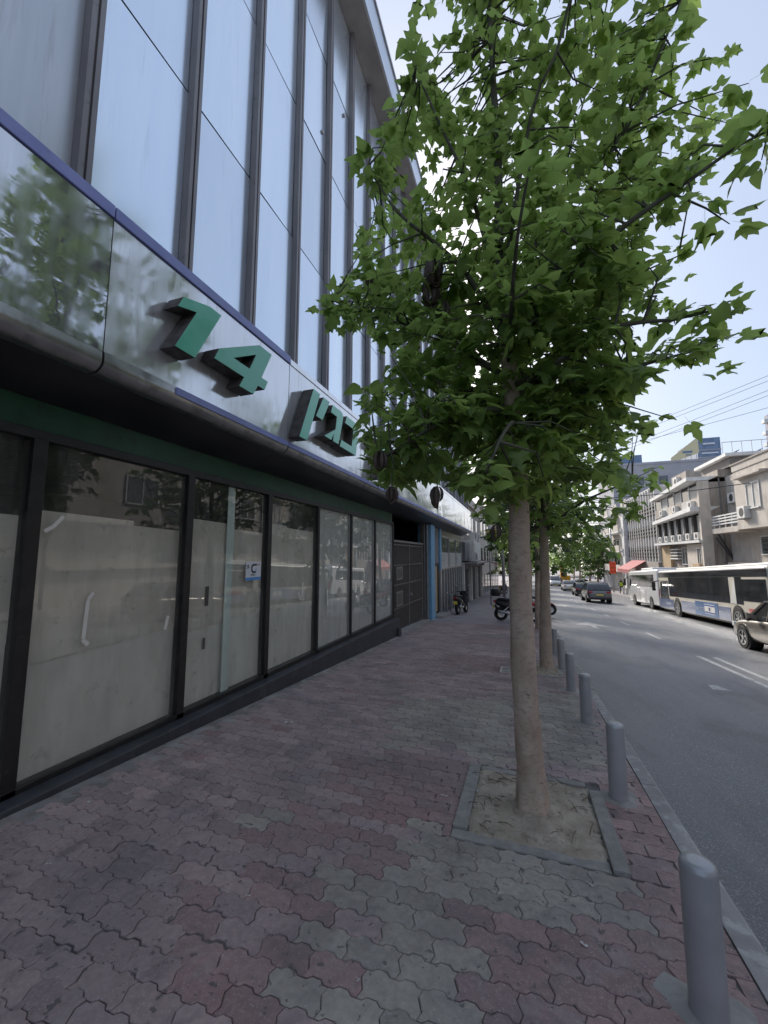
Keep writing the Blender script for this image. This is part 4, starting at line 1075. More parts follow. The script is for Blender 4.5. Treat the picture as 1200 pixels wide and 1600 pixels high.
for q in range(16): B('window_band', M['glass_dark'], rA, 14.9, 14.99, -25.6, -3.8, 1.6 + q * 2.0, 2.7 + q * 2.0)

# red awning, orange sign and posts on the far pavement
aw2 = thing('shop_awning', 'faded red shop awning on the far pavement behind the white coach', 'awning', (12.2, 56, sz(56)))
MB().hexa([(11.6, 52.5, -.05), (13.3, 52.5, 1.0), (13.3, 58.5, 1.0), (11.6, 58.5, -.05)], [(11.6, 52.5, .02), (13.3, 52.5, 1.07), (13.3, 58.5, 1.07), (11.6, 58.5, .02)]).build('canvas', M['red'], aw2)
B('valance', M['red'], aw2, 11.57, 11.6, 52.5, 58.5, -.4, -.0)
for yv in (52.7, 55.5, 58.3): MB().bar((11.66, yv, sz(yv)), (11.66, yv, -.1), .06).build('awning_post', M['steel'], aw2)
osn = thing('orange_sign', 'bright orange red sign on a tall pale pole by the far pavement', 'sign', (11.0, 62, sz(62)))
MB().tube([(11.7, 62, sz(62)), (11.7, 62, 5.8)], .09, 8).build('pole', M['steel'], osn, smooth=True)
B('board', M['orange'], osn, 11.3, 12.1, 61.8, 61.88, -.8, .8, .02)
for q in range(3): B('board_mark', M['ink_red'], osn, 11.4, 12.0, 61.79, 61.8, -.6 + q * .5, -.4 + q * .5)

# ================================================================== TREES
def leaf_mesh(kind, seed):
    r = random.Random(seed)
    if kind == 0:
        h = [(0, .02), (.12, -.14), (.30, -.14), (.42, .02), (.62, .36), (.36, .30), (.24, .40), (.25, .62), (.11, .86), (0, 1.12)]
    elif kind == 1:
        h = [(0, .02), (.14, -.16), (.40, -.14), (.58, .12), (.36, .20), (.50, .62), (.24, .48), (.20, .70), (.09, .90), (0, 1.10)]
    else:
        h = [(0, .02), (.14, -.08), (.30, -.02), (.40, .18), (.41, .36), (.34, .56), (.23, .76), (.10, .93), (0, 1.08)]
    h = [(x * r.uniform(.9, 1.1), y_ + r.uniform(-.02, .02)) for x, y_ in h]
    h[0] = (0, h[0][1]); h[-1] = (0, h[-1][1])
    cup = r.uniform(-.55, .45); dr_ = r.uniform(.05, .5); tw_ = r.uniform(-.4, .4)
    def lift(x, y_): return cup * abs(x) - dr_ * max(0, y_) ** 2 + tw_ * x * y_ + .03 * math.sin(9 * y_ + 5 * x)
    vs = []; fs = []
    mid = [(0, .02), (0, .30), (0, .62), (0, h[-1][1])]
    for x, y_ in mid: vs.append((x, y_, lift(x, y_)))
    def near(y_): return 0 if y_ < .12 else 1 if y_ < .46 else 2 if y_ < .86 else 3
    for s in (1, -1):
        idx = []
        for x, y_ in h[1:-1]:
            idx.append(len(vs)); vs.append((x * s, y_ + (0 if s > 0 else .01), lift(x * s, y_)))
        prev = 0; pm = 0
        for q, (x, y_) in enumerate(h[1:-1]):
            t = max(pm, near(y_)) if q > 2 else (1 if q >= 1 else 0)
            t = min(t, 2)
            if q == 0: pm = 0
            else:
                if t != pm:
                    f = (pm, idx[q - 1], t); fs.append(f if s > 0 else f[::-1])
                    pm = t
                f = (pm, idx[q - 1], idx[q]); fs.append(f if s > 0 else f[::-1])
        f = (pm, idx[-1], 3); fs.append(f if s > 0 else f[::-1])
    # petiole
    o = len(vs); vs += [(-.008, .02, 0), (.008, .02, 0), (.006, -.55, .10), (-.006, -.55, .10)]; fs.append((o, o + 1, o + 2, o + 3))
    return vs, fs
LEAVES = [leaf_mesh(k_, 10 * k_ + s_) for k_ in (0, 0, 1, 2) for s_ in range(3)]
def leaf_tint(v_): return [(1.45, 1.3, 1.1, 1) if abs(p[0]) < .01 else (.92, .95, .9, 1) for p in v_]
LEAF_ME = {}
for mn in ('leaf', 'leaf_dark'):
    for i, (v_, f_) in enumerate(LEAVES):
        mb = MB(); mb.add(v_, f_); mb.c = leaf_tint(v_); LEAF_ME[mn, i] = mb.mesh('leaf', M[mn], smooth=True)

def leafy(tree, clusters, skel, matname, size, per, n_obj, seed, twig_mat, spread=.16, score=None):
    """clusters: twig end points; skel: list of points on the branches."""
    r = random.Random(seed); tw_ = MB(); T = []
    for (c, dens) in clusters:
        s = min(skel, key=lambda p: (p - c).length + (.6 if p.z > c.z + .2 else 0))
        if (s - c).length > .05:
            midp = s.lerp(c, .5) + Vector((r.uniform(-.08, .08), r.uniform(-.08, .08), r.uniform(-.02, .10)))
            L_ = (s - c).length
            tw_.tube([s, midp, c], [.006 + .007 * min(1.5, L_), .006, .003], 5, cap=False)
        dirv = (c - s)
        dirv = dirv.normalized() if dirv.length > .01 else Vector((0, 0, 1))
        for q in range(max(1, int(per * dens + r.random()))):
            sc = size * r.uniform(.62, 1.22)
            a = r.uniform(0, 6.283)
            out = (dirv * r.uniform(.2, .9) + Vector((math.cos(a), math.sin(a), r.uniform(-.35, .45)))).normalized()
            tip = c + dirv * r.uniform(-.25, .08) + out * sc * .62
            fwd = (out + Vector((0, 0, r.uniform(-.75, .05)))).normalized()
            nrm = Vector((r.uniform(-.5, .5), r.uniform(-.5, .5), 1)); nrm = (nrm - fwd * nrm.dot(fwd)).normalized()
            sx = fwd.cross(nrm)
            Mx = Matrix(((sx.x * sc, fwd.x * sc, nrm.x * sc, tip.x), (sx.y * sc, fwd.y * sc, nrm.y * sc, tip.y), (sx.z * sc, fwd.z * sc, nrm.z * sc, tip.z), (0, 0, 0, 1)))
            T.append((Mx, r.randrange(len(LEAVES)), sc))
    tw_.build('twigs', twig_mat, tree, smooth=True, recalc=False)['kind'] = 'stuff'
    def rank(t):
        d = (t[0].translation - EYEP); z = d.dot(FW)
        if z < .2: return 0
        u, v_ = 600 + FPX * d.dot(RT) / z, 800 - FPX * d.dot(UP) / z
        return t[2] / d.length if (0 < u < 1200 and 0 < v_ < 1600) else 0
    T.sort(key=lambda t: -rank(t))
    inv = tree.matrix_basis.inverted()
    for Mx, k_, sc in T[:n_obj]:
        o = bpy.data.objects.new('leaf', LEAF_ME[matname, k_]); COL.objects.link(o); o.parent = tree; o.matrix_parent_inverse = inv; o.matrix_basis = Mx
    rest_ = T[n_obj:]
    if rest_:
        V = []; F = []; o_ = 0
        base = [(np.array(v_), f_) for v_, f_ in LEAVES]
        for Mx, k_, sc in rest_:
            A = np.array(Mx)
            V.append(base[k_][0] @ A[:3, :3].T + A[:3, 3])
            F += [tuple(i + o_ for i in f) for f in base[k_][1]]
            o_ += len(base[k_][0])
        me = bpy.data.meshes.new('crown'); me.from_pydata(np.concatenate(V).tolist(), [], F); me.materials.append(M[matname])
        ca = me.color_attributes.new('tint', 'FLOAT_COLOR', 'POINT'); tl = [leaf_tint(v_) for v_, f_ in LEAVES]
        ca.data.foreach_set('color', np.concatenate([np.array(tl[k_]).ravel() for _, k_, _ in rest_]).astype(np.float32))
        me.polygons.foreach_set('use_smooth', [True] * len(me.polygons)); me.update()
        tag(put('crown', me, tree), kind='stuff')
    return len(T)

def limb(mb, pts, r0, r1, n=9, skel=None, step=.12):
    pts = [Vector(p) for p in pts]
    # smooth with catmull-rom
    P = [pts[0]] + pts + [pts[-1]]; out = []
    for i in range(1, len(P) - 2):
        seg = max(2, int((P[i + 1] - P[i]).length / step))
        for q in range(seg):
            t = q / seg; a, b, c, d = P[i - 1], P[i], P[i + 1], P[i + 2]
            out.append(.5 * ((2 * b) + (c - a) * t + (2 * a - 5 * b + 4 * c - d) * t * t + (3 * b - a - 3 * c + d) * t ** 3))
    out.append(P[-2])
    N_ = len(out)
    mb.tube(out, [r0 + (r1 - r0) * (i / (N_ - 1)) ** .8 for i in range(N_)], n)
    if skel is not None: skel += out[1:]
    return out

# ---- the near tree
t1 = thing('street_tree', 'large leafy street tree with a slim bare trunk rising from the pit in the foreground', 'tree', (.015, 3.23, gz(3.23)))
TB = gz(3.23)
trunk = MB()
path = [(.015, 3.23, TB - .12), (.013, 3.23, TB + .04), (.005, 3.235, .15), (-.012, 3.24, .7), (-.02, 3.24, 1.3), (-.015, 3.235, 1.8), (.0, 3.23, 2.25), (-.03, 3.24, 2.9), (-.06, 3.26, 3.5), (-.10, 3.28, 4.0)]
rads = [.155, .112, .096, .090, .084, .077, .070, .062, .056, .05]
P = [Vector(p) for p in path]
ring = []; rr_ = []
for i in range(len(P) - 1):
    for q in range(6):
        t = q / 6; ring.append(P[i].lerp(P[i + 1], t)); rr_.append(rads[i] + (rads[i + 1] - rads[i]) * t)
ring.append(P[-1]); rr_.append(rads[-1])
rt_ = random.Random(5)
rr_ = [r_ * (1 + rt_.uniform(-.012, .012)) for r_ in rr_]
trunk.tube(ring, rr_, 22)
from mathutils import noise as mnoise
trunk.v = [tuple(Vector(v_) + (Vector((v_[0], v_[1], 0)) - Vector((-.01, 3.235, 0))).normalized() * (.008 * mnoise.noise(Vector((v_[0] * 14, v_[1] * 14, v_[2] * 5))) + (.018 * max(0, 1 - (v_[2] - TB) / .25) * math.sin(5 * math.atan2(v_[1] - 3.235, v_[0] + .01)) if v_[2] < TB + .25 else 0))) for v_ in trunk.v]
trunk.build('trunk', M['bark'], t1, smooth=True)
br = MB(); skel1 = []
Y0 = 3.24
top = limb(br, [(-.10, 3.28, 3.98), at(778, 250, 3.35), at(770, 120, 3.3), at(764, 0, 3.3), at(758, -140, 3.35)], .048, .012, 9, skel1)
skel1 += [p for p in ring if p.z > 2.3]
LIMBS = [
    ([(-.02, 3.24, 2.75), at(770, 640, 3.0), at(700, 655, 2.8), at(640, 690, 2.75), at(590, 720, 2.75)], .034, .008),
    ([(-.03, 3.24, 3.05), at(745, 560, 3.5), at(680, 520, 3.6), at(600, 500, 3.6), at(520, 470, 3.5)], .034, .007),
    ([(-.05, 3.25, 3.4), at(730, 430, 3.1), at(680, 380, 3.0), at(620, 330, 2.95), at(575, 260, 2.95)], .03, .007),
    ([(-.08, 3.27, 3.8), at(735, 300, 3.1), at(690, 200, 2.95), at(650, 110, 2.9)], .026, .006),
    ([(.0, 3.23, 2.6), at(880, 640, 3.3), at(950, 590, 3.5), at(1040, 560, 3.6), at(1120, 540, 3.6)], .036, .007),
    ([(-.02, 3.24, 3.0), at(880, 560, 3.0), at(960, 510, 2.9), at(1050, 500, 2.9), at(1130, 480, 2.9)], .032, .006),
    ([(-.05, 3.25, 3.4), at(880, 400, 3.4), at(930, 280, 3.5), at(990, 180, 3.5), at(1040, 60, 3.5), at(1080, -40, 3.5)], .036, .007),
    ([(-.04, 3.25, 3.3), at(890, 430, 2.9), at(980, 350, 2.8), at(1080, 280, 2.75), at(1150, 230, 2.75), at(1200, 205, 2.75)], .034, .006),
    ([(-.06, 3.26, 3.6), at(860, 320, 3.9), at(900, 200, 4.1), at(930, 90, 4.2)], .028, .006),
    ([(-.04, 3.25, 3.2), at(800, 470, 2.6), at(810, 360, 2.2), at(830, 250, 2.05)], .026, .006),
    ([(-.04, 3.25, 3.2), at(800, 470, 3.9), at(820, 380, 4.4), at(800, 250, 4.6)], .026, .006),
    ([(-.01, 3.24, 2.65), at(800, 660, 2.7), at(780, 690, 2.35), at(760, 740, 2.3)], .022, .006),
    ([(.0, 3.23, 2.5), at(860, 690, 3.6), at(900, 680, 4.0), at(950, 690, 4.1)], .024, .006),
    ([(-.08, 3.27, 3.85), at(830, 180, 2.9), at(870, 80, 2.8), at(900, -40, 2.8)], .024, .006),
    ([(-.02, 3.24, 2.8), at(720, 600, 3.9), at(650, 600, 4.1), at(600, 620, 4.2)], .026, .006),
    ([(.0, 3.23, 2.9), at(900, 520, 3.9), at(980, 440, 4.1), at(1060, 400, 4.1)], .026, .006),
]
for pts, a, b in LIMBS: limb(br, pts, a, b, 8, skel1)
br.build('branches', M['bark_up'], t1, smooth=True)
CROWN = [(745, -160), (660, 10), (665, 90), (640, 130), (600, 200), (585, 300), (570, 390), (540, 440), (515, 480), (540, 505), (600, 520), (590, 570), (600, 640), (590, 700), (615, 735), (680, 755), (740, 765), (800, 765),
         (880, 745), (935, 690), (980, 650), (975, 600), (1010, 560), (1090, 560), (1100, 530), (1095, 485), (1020, 460), (1000, 410), (1060, 350), (1060, 290), (1150, 250), (1150, 190), (1120, 120), (1060, 90), (1045, 0), (1060, -160)]
GAPS = [[(735, 545), (772, 555), (772, 700), (745, 710)], [(880, 600), (950, 620), (940, 680), (890, 660)], [(650, 20), (720, 60), (690, 120), (650, 100)], [(880, 100), (940, 110), (900, 170)], [(1060, 370), (1130, 320), (1200, 300), (1200, 470), (1060, 450)]]
rc = random.Random(21)
clusters = []
tries = 0
while len(clusters) < 480 and tries < 40000:
    tries += 1
    px, py = rc.uniform(490, 1200), rc.uniform(-160, 780)
    if not inpoly(px, py, CROWN): continue
    if any(inpoly(px, py, g_) for g_ in GAPS) and rc.random() < .85: continue
    u = abs(px - 830) / 360; v_ = abs(py - 420) / 420
    th = math.sqrt(max(.04, 1 - min(.96, u * u * .9))) * math.sqrt(max(.15, 1 - .7 * min(1.2, v_) ** 2))
    Yv = 3.3 + (1.2 if py > 300 else .8) * th * rc.uniform(-.6, 1)
    c = at(px, py, Yv)
    if any((c - c2[0]).length < .13 for c2 in clusters): continue
    if py < 300 and rc.random() < .28: continue
    if px > 1010 and py < 300 and rc.random() < .5: continue
    if px > 930 and py > 300 and rc.random() < .35: continue
    clusters.append((c, .9 if py < 300 else 1.0))
for poly, n_, ya, yb in (([(570, 600), (700, 590), (760, 640), (770, 765), (690, 775), (600, 745), (570, 700)], 46, 2.5, 3.9), ([(620, 430), (960, 430), (960, 700), (620, 700)], 170, 2.9, 4.2),
                         ([(860, 560), (1000, 560), (960, 740), (860, 770)], 34, 2.8, 4.2), ([(850, 300), (1040, 280), (1040, 470), (850, 540)], 30, 2.6, 4.0), ([(760, 640), (880, 640), (880, 770), (760, 775)], 18, 2.6, 3.6)):
    q = 0
    while q < n_:
        px, py = rc.uniform(500, 1200), rc.uniform(200, 800)
        if inpoly(px, py, poly): clusters.append((at(px, py, rc.uniform(ya, yb)), 1)); q += 1
for pts, a, b in LIMBS: clusters.append((Vector(pts[-1]), 1.3))
for px, py, Yv in ((1050, 655, 3.4), (1190, 250, 2.75), (1170, 130, 3.3), (1120, 90, 3.4), (1175, 210, 2.8), (505, 478, 3.5), (530, 500, 3.5), (560, 470, 3.5), (640, 50, 2.9), (600, 230, 2.95), (590, 300, 2.95), (1140, 350, 2.9), (1080, 300, 2.75)):
    clusters.append((at(px, py, Yv), .5 if px in (1050, 1190) else 1))
n1 = leafy(t1, clusters, skel1, 'leaf', .116, 8.6, 300, 4, M['bark_up'])
def pods(tree, p, n, s0, seed):
    r = random.Random(seed); s = s0
    for q in range(n):
        mb = MB(); a = 2 * math.pi * q / n + r.uniform(-.3, .3); pts = []; rad = []; s = s0 * r.uniform(.7, 1.15)
        for e in range(7):
            t = .001 + e / 6 * (math.pi - .002)
            pts.append(p + Vector((math.cos(a) * s * .31 * math.sin(t) ** .8, math.sin(a) * s * .31 * math.sin(t) ** .8, -s * (1 - math.cos(t)) * .5)))
            rad.append(s * (.02 + .105 * math.sin(t) ** 1.8))
        mb.tube(pts, rad, 6); mb.build('seed_pod', M['pod'], tree, smooth=True)
    MB().tube([p + Vector((0, 0, s * .9)), p], .004, 5).build('pod_stalk', M['bark_up'], tree)
for i, (px, py, Yv, s) in enumerate([(595, 705, 2.7, .17), (612, 760, 2.7, .15), (683, 760, 2.8, .17), (678, 405, 2.9, .26), (672, 440, 3.0, .24), (578, 430, 3.1, .13), (775, 820, 3.0, .13), (690, 470, 3.1, .2)]):
    pods(t1, at(px, py, Yv), 5 if s < .2 else 8, s * .85, 60 + i)

# ---- the second tree
def plain_tree(label, x, y, lean, htr, cz, rx, ry, rzz, ncl, size, per, nobj, seed, matn='leaf_dark', r0=.12, group=None, name='street_tree'):
    t = thing(name, label, 'tree', (x, y, gz(y) if x < 5 else sz(y)), group=group)
    b = gz(y) if x < 5 else sz(y)
    r = random.Random(seed); sk = []
    m_ = MB(); limb(m_, [(x, y, b - .1), (x + lean * .3, y, b + htr * .4), (x + lean, y, b + htr), (x + lean * 1.2, y, cz), (x + lean * 1.3, y, cz + rzz * .7)], r0, r0 * .25, 12, sk)
    sk = [p for p in sk if p.z > b + htr]
    m_.build('trunk', M['bark'], t, smooth=True)
    m_ = MB(); c0 = Vector((x + lean * 1.1, y, cz))
    for q in range(11):
        a = q * 2.4 + r.uniform(-.3, .3); h = r.uniform(-.5, .5)
        s = Vector((x + lean, y, b + htr + (cz - b - htr + rzz * .3) * r.random()))
        e = c0 + Vector((math.cos(a) * rx * .8, math.sin(a) * ry * .8, h * rzz + .2))
        limb(m_, [s, s.lerp(e, .5) + Vector((0, 0, .15)), e], r0 * .35, r0 * .07, 6, sk, .3)
    m_.build('branches', M['bark_up'], t, smooth=True)
    cl = []
    while len(cl) < ncl:
        v_ = Vector((r.gauss(0, 1), r.gauss(0, 1), r.gauss(0, 1))).normalized() * (r.random() ** .42)
        k_ = 1 + .22 * math.sin(v_.x * 5 + seed) * math.cos(v_.y * 4 + v_.z * 6)
        cl.append((c0 + Vector((v_.x * rx * k_, v_.y * ry * k_, v_.z * rzz * k_)), 1))
    leafy(t, cl, sk, matn, size, per, nobj, seed, M['bark_up'])
    return t
plain_tree('second street tree, a slim leaning trunk just behind the near tree', .36, 8.17, .06, 2.5, 3.45, 1.85, 1.9, 1.8, 300, .165, 6, 300, 31, 'leaf', .13)
plain_tree('third street tree along the kerb, half hidden behind the two nearest trunks', .45, 14.5, .05, 2.6, 2.9, 1.9, 1.9, 1.7, 170, .22, 6, 0, 32)
for i, yv in enumerate((21, 27.5, 34, 42, 52)):
    plain_tree(['fourth street tree along the kerb with a dark round crown', 'fifth street tree along the kerb, crown merging with its neighbours', 'sixth street tree along the kerb beyond the scooters', 'seventh street tree along the kerb, far down the pavement', 'last street tree visible along the left kerb'][i],
               .3, yv, .1, 2.6, gz(yv) + 4.9, 2.1, 2.2, 2.3, 130, .3, 6, 0, 33 + i)
for i, (x, yv, hh, rx) in enumerate(((12.3, 78, 10.5, 3.6), (12.5, 88, 11, 4.0), (12.2, 100, 11, 4.4), (13, 118, 12, 5), (-.5, 66, 9, 3.8), (-.5, 82, 10, 4.5), (0, 105, 11, 5.5), (5, 170, 10, 7), (13, 150, 10, 7), (21, 160, 11, 8), (-8, 150, 11, 8))):
    plain_tree(['tall dark tree beside the stacked balconies', 'second tall dark tree on the far pavement', 'third tall dark tree on the far pavement', 'broad dark tree where the street narrows on the right', 'dark spreading tree over the far left kerb', 'larger dark tree farther along the left kerb', 'farthest big tree on the left side of the road', 'distant pale green tree closing the end of the street', 'distant tree right of the street end', 'distant tree behind the far right roofs', 'distant tree behind the left shops'][i],
               x, yv, .2, 2.8, (gz(yv)) + hh * .56, rx, rx, hh * .42, 150, .55 if yv < 140 else .9, 7, 0, 50 + i, 'leaf_dark' if i < 7 else 'leaf', .25)

# ================================================================== STREET FURNITURE
BOL = [(.62, 2.04), (.635, 3.66), (.65, 5.36), (.63, 6.75), (.63, 8.28), (.625, 9.9), (.62, 11.6), (.62, 13.3), (.62, 15.0)]
BL = ['nearest grey steel bollard at the lower right of the pavement', 'grey steel bollard standing at the corner of the near tree pit', 'third grey bollard from the front, just beyond the tree pit', 'fourth grey bollard from the front along the kerb',
      'fifth grey bollard from the front, beside the second tree', 'sixth grey bollard from the front, slim behind the second trunk', 'seventh grey bollard from the front along the kerb', 'eighth grey bollard from the front along the kerb', 'farthest grey bollard in the kerbside row']
def bollard_parts():
    m_ = MB(); m_.lathe([(.064, -.1), (.064, .525), (.062, .538), (.056, .545)], 28); post = m_.mesh('post', M['bollard'], True)
    post.set_sharp_from_angle(angle=R(40))
    m_ = MB(); m_.lathe([(.0565, .5445), (.052, .549), (.03, .551), (.001, .552)], 28); cap = m_.mesh('cap', M['bollard'], True)
    m_ = MB(); rr = random.Random(2)
    prof = [(.065, .012), (.085, .010), (.12, .003), (.155, -.006)]
    vs = []; fs = []; n = 20
    for i, (r_, z) in enumerate(prof):
        for q in range(n):
            a = 2 * math.pi * q / n; k_ = 1 + (.22 * math.sin(3 * a + 1) + rr.uniform(-.12, .12)) * (i / 3)
            vs.append((r_ * k_ * math.cos(a), r_ * k_ * math.sin(a), z))
    for i in range(3):
        for q in range(n): fs.append((i * n + q, i * n + (q + 1) % n, (i + 1) * n + (q + 1) % n, (i + 1) * n + q))
    m_.add(vs, fs); foot = m_.mesh('mortar_collar', M['concrete'], True)
    return (('post', post), ('cap', cap), ('mortar_collar', foot))
BP = bollard_parts()
for (x, yv), lb in zip(BOL, BL):
    t = thing('bollard', lb, 'bollard', (x, yv, gz(yv)), (0, rnd.uniform(-.01, .012), rnd.uniform(0, 6)), group='grey bollards along the kerb')
    for nm, me in BP: put(nm, me, t, local=True)
    if yv < 2.5: t.matrix_basis = t.matrix_basis @ Matrix.Scale(1.0, 4)
for i in range(9):
    yv = 44 + i * 1.6
    t = thing('kerb_post', 'low white post on the far pavement, ' + ['nearest', 'second', 'third', 'fourth', 'fifth', 'sixth', 'seventh', 'eighth', 'farthest'][i] + ' of its row', 'post', (11.75, yv, sz(yv)), group='white posts on the far pavement')
    MB().box(-.09, .09, -.09, .09, -.05, .75).build('shaft', M['white_paint'], t, local=True); MB().box(-.11, .11, -.11, .11, .752, .82).build('cap', M['white_paint'], t, local=True)
# signs and poles on the left pavement
sp = thing('notice_pole', 'thin grey pole carrying a small yellow and red notice', 'sign pole', (-1.9, 26, gz(26)))
MB().tube([(-1.9, 26, gz(26)), (-1.9, 26, 3.9)], .045, 10).build('pole', M['steel'], sp, smooth=True)
nbd = B('notice', M['signyellow'], sp, -2.05, -1.45, 25.9, 25.93, 2.72, 3.3, .005)
for q in range(4): B('notice_line', M['ink_red'], nbd, -1.98, -1.52, 25.89, 25.9, 2.8 + q * .13, 2.84 + q * .13)
MB().tube([(-1.4, 33, gz(33)), (-1.4, 33, 5.2)], .12, 12).build('lamp_pole', M['steel'], None, smooth=True)
tag(bpy.data.objects['lamp_pole'], 'thicker pale grey pole just behind the yellow notice', 'pole')

# overhead cables
def cable(label, a, b, sag, r_, name='overhead_cable'):
    a, b = Vector(a), Vector(b); m_ = MB()
    m_.tube([a.lerp(b, i / 24) - Vector((0, 0, sag * 4 * (i / 24) * (1 - i / 24))) for i in range(25)], r_, 5)
    tag(m_.build(name, M['wire'], None, smooth=True), label, 'cable')
for i, (ya, lab) in enumerate(((582, 'uppermost thin cable across the sky'), (590, 'second thin cable, just under the uppermost'), (605, 'third thin cable across the sky'), (613, 'fourth thin cable, just under the third'), (632, 'lowest of the thin cables across the sky'))):
    yb = [655, 661, 676, 682, 680][i]
    A_ = at(1200, ya, 30); k_ = (A_.z - EYE)
    Bq = at(1020, yb, 30); Yb = 30 * k_ / (Bq.z - EYE); B_ = at(1020, yb, Yb)
    d = B_ - A_
    cable(lab, A_ - d * 1.2, B_ + d * 2.2, .25, .013)
A_ = at(1200, 747, 30); Bq = at(975, 770, 30); Yb = 30 * (A_.z - EYE) / (Bq.z - EYE); B_ = at(975, 770, Yb); d = B_ - A_
cable('black cable sagging across the street in front of the old facades', A_ - d * .15, B_ + d * .6, .35, .028)

# ================================================================== VEHICLES
def wheel(par, x, y, r_, w, side, rim='alloy', spokes=5, name='wheel'):
    Mx = Matrix.Translation((x, y, r_)) @ Matrix.Rotation(R(90) * side, 4, 'Y')
    t = MB(); t.lathe([(r_ * .62, -w / 2), (r_ * .93, -w / 2), (r_, -w * .32), (r_, w * .32), (r_ * .93, w / 2), (r_ * .64, w / 2), (r_ * .60, w * .3)], 24, Mx)
    wo_ = t.build(name, M['tyre'], par, smooth=True, local=True, sharp=40)
    m_ = MB(); m_.lathe([(r_ * .66, w * .44), (r_ * .58, w * .46), (r_ * .54, w * .30), (.001, w * .24)], 24, Mx); rimo = m_.build('rim_well', M['black'], wo_, smooth=True, local=True, sharp=40)
    m_ = MB()
    for q in range(spokes):
        a = 2 * math.pi * q / spokes
        p = [(r_ * .06, -.11), (r_ * .60, -.19 * 1.0), (r_ * .60, .19), (r_ * .06, .11)]
        v_ = []
        for rr, da in p:
            v_.append((rr * math.cos(a + da), rr * math.sin(a + da)))
        m_.prism(v_, lambda X_, Y_: Mx @ Vector((X_, Y_, w * .34)), lambda X_, Y_: Mx @ Vector((X_, Y_, w * .45)))
    m_.lathe([(r_ * .66, w * .40), (r_ * .66, w * .50), (r_ * .58, w * .50), (r_ * .58, w * .40)], 24, Mx)
    m_.lathe([(r_ * .16, w * .34), (r_ * .14, w * .5), (.001, w * .5)], 12, Mx)
    m_.build('rim', M[rim], wo_, local=True)
    return wo_
def arch(par, x, y, r_, side, z):     # dark wheel opening set into the flank
    m_ = MB(); Mx = Matrix.Translation((x, y, z)) @ Matrix.Rotation(R(90) * side, 4, 'Y')
    m_.lathe([(r_, -.30), (r_, .012), (r_ * .96, .016), (.001, .016)], 24, Mx)
    return m_.build('wheel_arch', M['black'], par, local=True)
def sect(w, zb, zt, y, wt=.90, crown=.02, flare=1.0):
    h = zt - zb
    half = [(w * .80, zb), (w * .96, zb + h * .12), (w * flare, zb + h * .45), (w * .985, zb + h * .75), (w * .95, zt - h * .08), (w * wt, zt - h * .01), (w * .5, zt + crown)]
    return [(x, y, z) for x, z in half] + [(-x, y, z) for x, z in reversed(half)]
